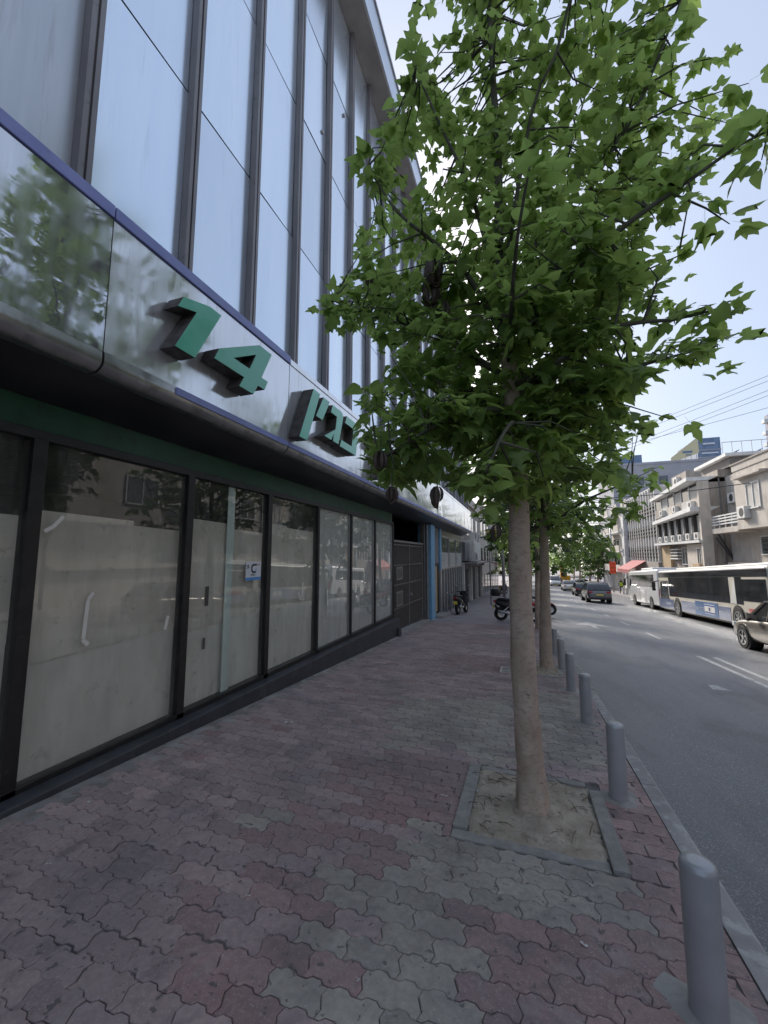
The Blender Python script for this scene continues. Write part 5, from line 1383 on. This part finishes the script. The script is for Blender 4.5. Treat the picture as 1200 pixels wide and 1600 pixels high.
def car(name, label, loc, paint, L=4.2, W=1.76, Hh=1.5, kind='hatch', rotz=0, rim='alloy'):
    t = thing(name, label, 'van' if kind == 'van' else 'car', loc, (TILT if loc[1] < 40 else 0, 0, rotz))
    w = W / 2; belt = Hh * .615; zb = .2
    hl = L / 2
    if kind == 'van':
        st = [(-hl, .30, .95), (-hl + .06, .24, 1.05), (-hl + .5, zb, 1.1), (hl - 1.3, zb, 1.1), (hl - .75, zb, 1.08), (hl - .25, zb + .02, .95), (hl - .03, .28, .75), (hl, .33, .62)]
        gh = [(-hl + .03, 1.03, 1.0), (-hl + .12, 1.05, Hh - .08), (-hl + .5, 1.08, Hh), (hl - 2.0, 1.08, Hh), (hl - 1.65, 1.08, Hh - .05), (hl - .72, 1.04, 1.10)]
    elif kind == 'sedan':
        st = [(-hl, .32, .78), (-hl + .05, .26, .92), (-hl + .3, zb + .03, .97), (-hl + .9, zb, belt + .03), (0, zb, belt), (hl - 1.25, zb, belt - .02), (hl - .55, zb, .80), (hl - .15, zb + .03, .68), (hl, .3, .55)]
        gh = [(-hl + .75, belt, belt + .02), (-hl + 1.35, belt, Hh - .05), (-hl + 1.8, belt, Hh), (.15, belt, Hh), (.5, belt, Hh - .04), (hl - 1.1, belt - .05, belt + .0)]
    else:
        st = [(-hl, .34, .80), (-hl + .04, .28, .95), (-hl + .25, zb + .04, belt + .03), (-hl + .9, zb, belt + .03), (0, zb, belt), (hl - 1.2, zb, belt - .03), (hl - .5, zb, .83), (hl - .12, zb + .03, .70), (hl, .3, .55)]
        gh = [(-hl + .12, belt, belt + .06), (-hl + .42, belt, Hh - .14), (-hl + .75, belt, Hh - .02), (-.2, belt, Hh), (.25, belt, Hh - .03), (hl - 1.0, belt - .06, belt + .0)]
    ww = []
    for i, (yv, a, b) in enumerate(st):
        e = min(i, len(st) - 1 - i)
        ww.append(w * (.86, .94, .985, 1, 1)[min(e, 4)])
    body = MB(); body.loft([sect(ww[i], a, b, yv) for i, (yv, a, b) in enumerate(st)])
    bo = body.build('body', M[paint], t, smooth=True, local=True, subsurf=1)
    def gsec(yv, z0, z1, ins=0, base=.92, topw=.74):
        f = (z1 - z0) / max(.01, Hh - z0)
        tw_ = w * (base + (topw - base) * f) - ins
        return [(w * base - ins, yv, z0 - .05), (tw_ + .02, yv, z1 - .05 * f), (tw_ - .10 * f, yv, z1), (-(tw_ - .10 * f), yv, z1), (-(tw_ + .02), yv, z1 - .05 * f), (-(w * base - ins), yv, z0 - .05)]
    g_ = MB(); g_.loft([gsec(*q) for q in gh]); go = g_.build('greenhouse', M['glass_dark'], t, smooth=True, local=True, sharp=35)
    # painted roof and pillars
    rf = MB(); rg = gh[2:-1] if kind != 'van' else gh[1:-1]
    rings = []
    for yv, z0, z1 in rg:
        s_ = gsec(yv, z0, z1)
        rings.append([(s_[1][0] + .006, yv, z1 - .075), (s_[1][0] - .01, yv, z1 - .02), (s_[2][0], yv, z1 + .012), (s_[3][0], yv, z1 + .012), (s_[4][0] + .01, yv, z1 - .02), (s_[4][0] - .006, yv, z1 - .075)])
    rf.loft(rings, closed=True); rf.build('roof', M[paint], t, smooth=True, local=True, sharp=40)
    pl = MB()
    for s in (1, -1):
        for i0, i1, th in ((1 if kind == 'hatch' else 0, 2, .10), (len(gh) - 2, len(gh) - 1, .07)):
            a_, b_ = gsec(*gh[i0]), gsec(*gh[i1])
            k_ = 1 if s > 0 else 4; k0 = 0 if s > 0 else 5
            lo_ = gh[i0] if gh[i0][2] < gh[i1][2] else gh[i1]; hi_ = gh[i1] if lo_ is gh[i0] else gh[i0]
            pl.bar((s * w * .93, lo_[0], lo_[1]), (gsec(*hi_)[k_][0], hi_[0], hi_[2] - .04), th, .06)
        ym = -.05 if kind != 'van' else .3
        pl.bar((s * (w * .925), ym, belt), (s * (w * .76), ym, Hh - .05), .09, .05)
        if kind != 'sedan': pl.bar((s * (w * .925), -hl + .9, belt), (s * (w * .76), -hl + .95, Hh - .05), .16, .05)
        else: pl.bar((s * (w * .925), -hl + .85, belt), (s * (w * .77), -hl + 1.4, Hh - .08), .16, .05)
    pl.build('pillars', M[paint], t, local=True)
    r_ = .33 if kind != 'van' else .33
    for yv in (hl - .85, -hl + .78):
        for s in (1, -1):
            arch(t, s * (w - .02), yv, r_ + .05, s, r_ + .01)
            wheel(t, s * (w - .085), yv, r_, .21, s, rim)
    for s in (1, -1):
        ty = -hl
        B('tail_lamp', M['lamp_red'], t, s * w * .72 - .17, s * w * .72 + .17, ty - .01, ty + .14, .80 if kind != 'van' else .8, .93 if kind != 'van' else 1.05, .015, True)
        B('head_lamp', M['lamp_clear'], t, s * w * .70 - .17, s * w * .70 + .17, hl - .16, hl - .02, .58, .72, .02, True)
        m_ = MB(); m_.hexa([(s * w * .95, hl - 1.62, belt + .02), (s * (w + .17), hl - 1.62, belt + .05), (s * (w + .17), hl - 1.50, belt + .05), (s * w * .95, hl - 1.45, belt + .02)],
                           [(s * w * .95, hl - 1.62, belt + .10), (s * (w + .18), hl - 1.62, belt + .19), (s * (w + .16), hl - 1.50, belt + .19), (s * w * .95, hl - 1.45, belt + .08)])
        m_.build('mirror', M['black'] if kind != 'hatch' else M[paint], t, local=True, bevel=.015)
    B('rear_plate', M['plate_y'], t, -.26, .26, -hl - .02, -hl + .03, .60, .71, 0, True)
    B('rear_bumper', M['black'], t, -w * .8, w * .8, -hl - .015, -hl + .2, .27, .45, .03, True)
    B('front_plate', M['plate_y'], t, -.26, .26, hl - .02, hl + .02, .38, .49, 0, True)
    B('grille', M['black'], t, -w * .5, w * .5, hl - .08, hl + .006, .52, .60, .01, True)
    if kind == 'van':
        B('bumper', M['black'], t, -w * .9, w * .9, hl - .1, hl + .02, .28, .42, .02, True)
    return t
# near hatchback at the right edge
car('parked_car', 'taupe grey hatchback cut off by the right edge of the picture', (6.95, 13.55, rz(6.5, 13.5)), 'paint_taupe', 4.15, 1.74, 1.47, 'hatch')
car('parked_car', 'dark grey crossover driving away in the middle lane, nearest of the moving cars', (5.95, 39.2, rz(5.9, 39)), 'paint_grey', 4.4, 1.88, 1.62, 'hatch')
car('parked_car', 'black hatchback just ahead of the dark grey crossover', (6.3, 50.5, rz(6.3, 50)), 'paint_dark', 4.1, 1.74, 1.48, 'hatch')
car('parked_car', 'white saloon in the left lane beyond the black hatchback', (6.3, 64, rz(6.3, 64)), 'paint_white', 4.5, 1.8, 1.46, 'sedan')
car('parked_car', 'white hatchback ahead of the crossover in the right lane', (8.9, 61, rz(8.9, 61)), 'paint_white', 4.2, 1.78, 1.5, 'hatch')
car('parked_car', 'white saloon further off between the other white cars', (8.9, 75, rz(8.9, 75)), 'paint_white', 4.5, 1.8, 1.46, 'sedan')
car('parked_car', 'dark red car far off in the queue of traffic', (10.1, 80, rz(10.1, 80)), 'paint_maroon', 4.3, 1.78, 1.5, 'hatch')
car('parked_car', 'silver grey car at the far end of the queue', (7.0, 95, rz(7, 95)), 'paint_taupe', 4.3, 1.78, 1.5, 'hatch')
car('parked_van', 'white van facing the camera on the left of the road', (5.75, 82, rz(5.75, 82)), 'paint_white', 4.6, 1.85, 1.88, 'van', rotz=math.pi)

def text_mesh(body, size, m, name='text'):
    cu = bpy.data.curves.new(name, 'FONT'); cu.body = body; cu.size = size; cu.align_x = 'CENTER'; cu.align_y = 'CENTER'; cu.extrude = .002; cu.resolution_u = 3
    ob = bpy.data.objects.new(name, cu); COL.objects.link(ob)
    dg = bpy.context.evaluated_depsgraph_get(); dg.update()
    me = bpy.data.meshes.new_from_object(ob.evaluated_get(dg))
    bpy.data.objects.remove(ob); me.materials.clear(); me.materials.append(m)
    return me
def side_text(body, size, m, par, x, y, z, name='lettering'):     # reads from the -x side: text runs towards -y ... right is -y
    me = text_mesh(body, size, m, name)
    o = put(name, me, par, local=True)
    # text x axis -> -y ; text y axis -> z ; normal -> -x
    o.matrix_basis = Matrix(((0, 0, -1, x), (-1, 0, 0, y), (0, 1, 0, z), (0, 0, 0, 1)))
    return o
def shell(par, W, L, Hh, zb, m, r_=.14, name='body', y0=0):
    w = W / 2
    s_ = [(w, zb)]
    for a in (0, 22, 45, 68, 90): s_.append((w - r_ + r_ * math.cos(R(a)), Hh - r_ + r_ * math.sin(R(a))))
    s_ = s_ + [(-x, z) for x, z in reversed(s_)]
    rings = []
    for yv, k_ in ((0, .93), (.08, .98), (.25, 1), (L - .25, 1), (L - .08, .98), (L, .93)):
        rings.append([(x * k_, y0 + yv, zb + (z - zb) * (k_ if z > 1.2 else 1)) for x, z in s_])
    b = MB(); b.loft(rings)
    return b.build(name, m, par, smooth=True, local=True, sharp=50)
# city bus: local y=0 rear .. 12.4 front, left side at x=-1.25
bx_ = thing('city_bus', 'long city bus with dark windows, cream and slate blue flank', 'bus', (8.25 + 1.25, 17.75, rz(9.5, 17.75) + .02), (TILT, 0, 0))
BLn = 12.4
shell(bx_, 2.5, BLn, 2.62, .34, M['bus_cream'])
S_ = -1.25
B('roof_pod', M['bus_roof'], bx_, -.8, .8, .8, 10.5, 2.60, 2.74, .06, True)
B('roof_edge', M['bus_roof'], bx_, -1.262, 1.262, .2, BLn - .2, 2.47, 2.54, .02, True)
B('black_header', M['glass_dark'], bx_, -1.264, -1.2, .15, BLn - .15, 2.20, 2.468, 0, True)
B('lower_panel', M['bus_blue'], bx_, -1.262, -1.2, 3.1, 8.66, .36, .92, .006, True)
B('lower_panel', M['bus_blue'], bx_, -1.262, -1.2, 9.84, BLn - .1, .36, .92, .006, True)
B('lower_panel', M['bus_blue'], bx_, -1.262, -1.2, .1, 1.86, .36, .80, .006, True)
wy = [(3.05, 4.55), (4.57, 6.05), (6.07, 7.55), (7.57, 9.0), (9.02, 10.45)]
for a, b in wy: B('window', M['glass_dark'], bx_, -1.262, -1.2, a, b, 1.10, 2.196, .004, True)
B('window', M['glass_dark'], bx_, -1.262, -1.2, .25, 1.95, 1.25, 2.1, .004, True); B('window', M['glass_dark'], bx_, -1.262, -1.2, 1.97, 2.5, 1.10, 2.196, .004, True)
m_ = MB(); m_.hexa([(-1.264, 2.5, 1.1), (-1.2, 2.5, 1.1), (-1.2, 3.03, 1.1), (-1.264, 3.03, 1.1)], [(-1.264, 2.5, 2.0), (-1.2, 2.5, 2.0), (-1.2, 2.62, 2.0), (-1.264, 2.62, 2.0)]); m_.build('pillar_panel', M['bus_roof'], bx_, local=True)
B('driver_window', M['winglass'], bx_, -1.264, -1.2, 10.6, 12.0, 1.0, 2.0, .004, True)
dw = B('driver_frame', M['black'], bx_, -1.263, -1.2, 10.5, 12.1, .92, .985, 0, True)
B('driver_bar', M['black'], bx_, -1.268, -1.25, 11.3, 11.34, 1.0, 2.0, 0, True)
B('windscreen', M['glass_dark'], bx_, -1.1, 1.1, BLn - .02, BLn + .012, .95, 2.35, .01, True)
m_ = MB(); m_.bar((-1.2, BLn - .05, 2.0), (-1.45, BLn + .25, 1.9), .05); m_.build('mirror_arm', M['black'], bx_, local=True)
B('mirror', M['black'], bx_, -1.55, -1.36, BLn + .15, BLn + .28, 1.35, 1.92, .03, True)
for yv in (2.45, 9.25):
    arch(bx_, -1.245, yv, .56, -1, .50); arch(bx_, 1.245, yv, .56, 1, .50)
    wheel(bx_, -1.14, yv, .49, .30, -1, 'steel', 8); wheel(bx_, 1.14, yv, .49, .30, 1, 'steel', 8)
ad = B('advert', M['ad_blue'], bx_, -1.272, -1.262, 4.25, 6.75, .36, 1.02, 0, True)
fl = []
ny = 10; vs = []; fs = []
for q in range(ny + 1):
    yv = 5.65 - q * .11; z = .70 + .012 * math.sin(q * .6)
    vs += [(-1.276, yv, z - .22), (-1.276, yv, z + .22)]
for q in range(ny): fs.append((2 * q, 2 * q + 1, 2 * q + 3, 2 * q + 2))
m_ = MB(); m_.add(vs, fs); m_.build('flag', M['flag_white'], ad, local=True)
for off_ in (-.16, .16):
    vs = []
    for q in range(ny + 1):
        yv = 5.65 - q * .11; z = .70 + .012 * math.sin(q * .6) + off_
        vs += [(-1.278, yv, z - .03), (-1.278, yv, z + .03)]
    m_ = MB(); m_.add(vs, fs); m_.build('flag_stripe', M['flag_blue'], ad, local=True)
for rot in (0, 180):
    pts = [(5.10 + .09 * math.sin(R(rot + a)), .70 + .09 * math.cos(R(rot + a))) for a in (0, 120, 240)]
    m_ = MB()
    for i in range(3): m_.bar((-1.279, *pts[i]), (-1.279, *pts[(i + 1) % 3]), .018, .004)
    m_.build('flag_star', M['flag_blue'], ad, local=True)
for q, ch in enumerate('חצננ דחיב'):
    if ch != ' ': side_text(ch, .20, M['white_flat'], ad, -1.277, 6.62 - q * .105, .68)
B('side_stripe', M['red_paint'], bx_, -1.264, -1.2, .3, 1.6, .80, .98, 0, True)
for yv in (3.9, 4.05, 7.3, 8.0, 10.2): B('side_reflector', M['lamp_clear'], bx_, -1.27, -1.25, yv, yv + .06, .66, .70, 0, True)
B('underbody', M['black'], bx_, -1.15, 1.15, .4, BLn - .4, .25, .40, 0, True)
for s in (-1, 1): B('tail_lamp', M['lamp_red'], bx_, s * 1.05 - .1, s * 1.05 + .1, -.02, .1, .9, 1.5, .02, True)

cx_ = thing('coach', 'white midi coach parked in front of the city bus', 'coach', (8.55 + 1.15, 31.3, rz(9.6, 31.3) + .02), (TILT, 0, 0))
CL = 7.9
shell(cx_, 2.3, CL, 2.75, .36, M['paint_white'])
B('roof_unit', M['paint_white'], cx_, -.8, .8, 2.2, 5.2, 2.73, 2.94, .07, True)
for a, b in ((.9, 2.7), (2.72, 4.5), (4.52, 6.3), (6.32, 7.5)): B('window', M['glass_dark'], cx_, -1.162, -1.1, a, b, 1.55, 2.42, .01, True)
B('rear_window', M['glass_dark'], cx_, -.95, .95, -.012, .05, 1.7, 2.4, .02, True)
for s in (-1, 1): B('tail_lamp', M['lamp_red'], cx_, s * .98 - .13, s * .98 + .13, -.015, .12, .75, 1.45, .03, True)
B('rear_bumper', M['black'], cx_, -1.0, 1.0, -.03, .1, .38, .55, .02, True)
B('windscreen', M['glass_dark'], cx_, -1.0, 1.0, CL - .02, CL + .012, 1.1, 2.5, .02, True)
m_ = MB(); m_.bar((-1.1, CL - .05, 2.3), (-1.35, CL + .3, 2.1), .05); m_.build('mirror_arm', M['black'], cx_, local=True)
B('mirror', M['black'], cx_, -1.45, -1.28, CL + .2, CL + .34, 1.55, 2.1, .03, True)
for yv in (1.75, 6.2):
    arch(cx_, -1.145, yv, .47, -1, .44); arch(cx_, 1.145, yv, .47, 1, .44)
    wheel(cx_, -1.055, yv, .42, .26, -1, 'steel', 8); wheel(cx_, 1.055, yv, .42, .26, 1, 'steel', 8)
B('underbody', M['black'], cx_, -1.05, 1.05, .3, CL - .3, .28, .42, 0, True)
for yv in (3.0, 4.6): B('panel_line', M['black'], cx_, -1.154, -1.14, yv, yv + .012, .4, 1.4, 0, True)

# scooters: local +y forward
def scooter(label, loc, rz_, paint='black', box=True, screen=True, accent='alloy'):
    t = thing('motor_scooter', label, 'scooter', loc, (TILT, R(-5), rz_))
    for yv, nm in ((.66, 'front_wheel'), (-.60, 'rear_wheel')):
        m_ = MB(); Mx = Matrix.Translation((0, yv, .26)) @ Matrix.Rotation(R(90), 4, 'Y')
        m_.lathe([(.14, -.05), (.22, -.065), (.255, -.045), (.262, 0), (.255, .045), (.22, .065), (.14, .05)], 22, Mx); w_ = m_.build(nm, M['tyre'], t, smooth=True, local=True)
        m_ = MB(); m_.lathe([(.15, -.045), (.13, -.02), (.03, -.05), (.001, -.05)], 18, Mx); m_.lathe([(.15, .045), (.13, .02), (.03, .05), (.001, .05)], 18, Mx); m_.build('rim', M['alloy'], w_, smooth=True, local=True)
    def ring(y_, zc, hw, hh):
        return [(hw * math.cos(a) * (1 if abs(math.cos(a)) < .9 else 1), y_, zc + hh * math.sin(a)) for a in [i * math.pi / 5 for i in range(10)]]
    m_ = MB(); m_.loft([ring(-.86, .72, .05, .05), ring(-.78, .70, .12, .10), ring(-.5, .62, .17, .17), ring(-.2, .52, .17, .18), ring(.05, .40, .16, .13), ring(.3, .36, .16, .09), ring(.42, .40, .17, .12)]); m_.build('body', M[paint], t, smooth=True, local=True)
    m_ = MB(); m_.loft([ring(.38, .42, .20, .16), ring(.48, .62, .24, .22), ring(.52, .85, .20, .14), ring(.46, .98, .12, .06)]); m_.build('leg_shield', M[paint], t, smooth=True, local=True)
    m_ = MB(); m_.loft([ring(-.74, .80, .10, .04), ring(-.55, .82, .15, .06), ring(-.2, .79, .15, .07), ring(.02, .72, .11, .05)]); m_.build('seat', M['black'], t, smooth=True, local=True)
    m_ = MB(); m_.tube([(0, .66, .26), (0, .52, .7), (0, .44, 1.0)], .03, 8); m_.tube([(-.34, .34, 1.03), (-.15, .44, 1.0), (.15, .44, 1.0), (.34, .34, 1.03)], .018, 8); m_.build('handlebar', M['black'], t, smooth=True, local=True)
    for s in (-1, 1):
        m_ = MB(); m_.tube([(s * .22, .42, 1.02), (s * .30, .45, 1.22)], .01, 6); arm_ = m_.build('mirror_stalk', M['black'], t, smooth=True, local=True)
        m_ = MB(); m_.loft([ring(.43, 1.26, .07, .045), ring(.47, 1.26, .055, .035)]); q = m_.build('mirror', M['alloy'], arm_, smooth=True, local=True)
        for v_ in q.data.vertices: v_.co.x += s * .32
    m_ = MB(); m_.loft([ring(.60, .54, .075, .05), ring(.74, .53, .06, .03), ring(.92, .40, .05, .015)]); m_.build('front_fender', M[paint], t, smooth=True, local=True)
    m_ = MB(); m_.tube([(.12, .0, .34), (.15, -.35, .3), (.16, -.75, .36)], [.03, .05, .055], 8); m_.build('exhaust', M['alloy'], t, smooth=True, local=True)
    m_ = MB(); m_.loft([ring(-.84, .55, .09, .03), ring(-.80, .52, .10, .10), ring(-.74, .46, .08, .08)]); m_.build('rear_fender', M['black'], t, smooth=True, local=True)
    m_ = MB(); m_.bar((-.13, -.62, .30), (-.14, -.25, .62), .05, .03); m_.bar((.13, -.62, .30), (.14, -.25, .62), .05, .03); m_.build('shock', M[accent], t, local=True)
    B('tail_lamp', M['lamp_red'], t, -.10, .10, -.885, -.82, .70, .76, .015, True)
    B('plate', M['plate_y'], t, -.09, .09, -.895, -.885, .46, .60, 0, True)
    B('head_lamp', M['lamp_clear'], t, -.12, .12, .60, .66, .78, .88, .02, True)
    if box:
        m_ = MB(); rr = [(.19, 0), (.23, .08), (.23, .17), (.20, .26), (.10, .30)]
        m_.loft([[(x_ * c, -.80 + x_ * .85 * s_, .92 + z) for c, s_ in [(math.cos(i * math.pi / 6) , math.sin(i * math.pi / 6)) for i in range(12)]] for x_, z in rr]); m_.build('top_box', M['black'], t, smooth=True, local=True, sharp=60)
        B('box_rack', M[accent], t, -.10, .10, -.95, -.5, .875, .90, .005, True)
    if screen:
        m_ = MB(); vs = []; fs = []
        for i in range(5):
            a = (i - 2) * .35
            vs += [(.26 * math.sin(a) * 1.0, .56 - .1 * (1 - math.cos(a)), .95), (.22 * math.sin(a), .50 - .1 * (1 - math.cos(a)), 1.32)]
        for i in range(4): fs.append((2 * i, 2 * i + 1, 2 * i + 3, 2 * i + 2))
        m_.add(vs, fs); o = m_.build('windscreen', M['glass'], t, smooth=True, local=True)
        o.modifiers.new('thick', 'SOLIDIFY').thickness = .004
    m_ = MB(); m_.tube([(-.05, .0, .30), (-.18, .02, .02)], .012, 6); m_.build('side_stand', M['steel'], t, smooth=True, local=True)
    return t
scooter('black scooter with a windscreen parked against the shopfront, seen from behind', (-2.70, 18.9, gz(18.9)), R(-8), box=False)
scooter('black scooter with a rear top box parked crosswise behind the near trunk', (-.28, 16.6, gz(16.6)), R(-72), accent='paint_white')
scooter('red scooter mostly hidden between the two trunks', (.55, 20.5, gz(20.5)), R(-80), paint='red_paint', box=False)
scooter('far scooter parked under the trees beyond the poles', (-1.9, 44, gz(44)), R(-20), paint='paint_dark', box=False)

# posts of the shop rail by the black scooter
for i, (x, yv, h_) in enumerate(((-3.25, 18.2, .95), (-3.2, 18.75, .85))):
    t = thing('guard_post', ['short grey post beside the door step', 'short grey post between the door step and the black scooter'][i], 'post', (x, yv, gz(yv)))
    MB().tube([(0, 0, -.05), (0, 0, h_)], .035, 10).build('shaft', M['steel'], t, smooth=True, local=True, sharp=50)
    MB().lathe([(.04, h_), (.04, h_ + .03), (.001, h_ + .04)], 10).build('cap', M['alu'], t, smooth=True, local=True)

# ------------------------------------------------------------------ a worker in a hi-vis vest, far off
pe = thing('person', 'distant person in a yellow green vest walking on the far pavement', 'person', (12.2, 60, sz(60)))
me = bpy.data.meshes.new('body')
J = [(0, 0, .95), (0, 0, 1.2), (0, 0, 1.45), (0, 0, 1.56), (0, .02, 1.70), (-.1, 0, .9), (-.12, .08, .5), (-.12, .0, .06), (.1, 0, .9), (.12, -.08, .5), (.12, -.16, .06), (-.2, 0, 1.42), (-.26, .02, 1.15), (-.26, .1, .92), (.2, 0, 1.42), (.26, -.02, 1.15), (.26, .06, .92), (-.12, .12, .03), (.12, -.04, .03)]
Eg = [(0, 1), (1, 2), (2, 3), (3, 4), (0, 5), (5, 6), (6, 7), (0, 8), (8, 9), (9, 10), (2, 11), (11, 12), (12, 13), (2, 14), (14, 15), (15, 16), (7, 17), (10, 18)]
me.from_pydata(J, Eg, []); me.materials.append(M['cloth_dark'])
po = put('body', me, pe, local=True)
sk_ = po.modifiers.new('skin', 'SKIN')
for v_, r_ in zip(me.skin_vertices[0].data, [.15, .15, .15, .06, .10, .10, .075, .05, .10, .075, .05, .08, .05, .04, .08, .05, .04, .04, .04]): v_.radius = (r_, r_)
me.skin_vertices[0].data[0].use_root = True
po.modifiers.new('sub', 'SUBSURF').render_levels = 1
m_ = MB(); m_.loft([[(.21 * math.cos(a), .16 * math.sin(a), z) for a in [i * math.pi / 5 for i in range(10)]] for z in (.92, 1.2, 1.42)]); m_.build('vest', M['vest'], pe, smooth=True, local=True)
m_ = MB(); m_.lathe([(.001, 1.84), (.08, 1.82), (.105, 1.74), (.10, 1.66), (.06, 1.58), (.001, 1.56)], 12); m_.build('head', M['skin'], pe, smooth=True, local=True)
# distant digger in the road works
dg_ = thing('excavator', 'small yellow orange excavator at the far end of the traffic', 'excavator', (9.2, 100, rz(9.2, 100)))
B('track', M['black'], dg_, -1.1, -.6, -1.3, 1.3, 0, .7, .1, True); B('track', M['black'], dg_, .6, 1.1, -1.3, 1.3, 0, .7, .1, True)
B('cab', M['digger'], dg_, -1.0, .1, -.9, .9, .75, 2.6, .1, True); B('engine_cover', M['digger'], dg_, .12, 1.0, -1.3, .9, .75, 1.7, .1, True)
B('cab_glass', M['glass_dark'], dg_, -.9, .0, -.93, -.89, 1.5, 2.4, 0, True)
m_ = MB(); m_.bar((.3, .2, 1.5), (-.9, -.6, 3.9), .35); m_.bar((-.9, -.6, 3.9), (-2.4, -.9, 2.2), .28); m_.build('boom', M['digger'], dg_, local=True)
m_ = MB(); m_.hexa([(-2.9, -1.3, 1.5), (-2.2, -1.3, 1.3), (-2.2, -.5, 1.3), (-2.9, -.5, 1.5)], [(-2.7, -1.3, 2.2), (-2.2, -1.3, 2.2), (-2.2, -.5, 2.2), (-2.7, -.5, 2.2)]); m_.build('bucket', M['steel'], dg_, local=True)
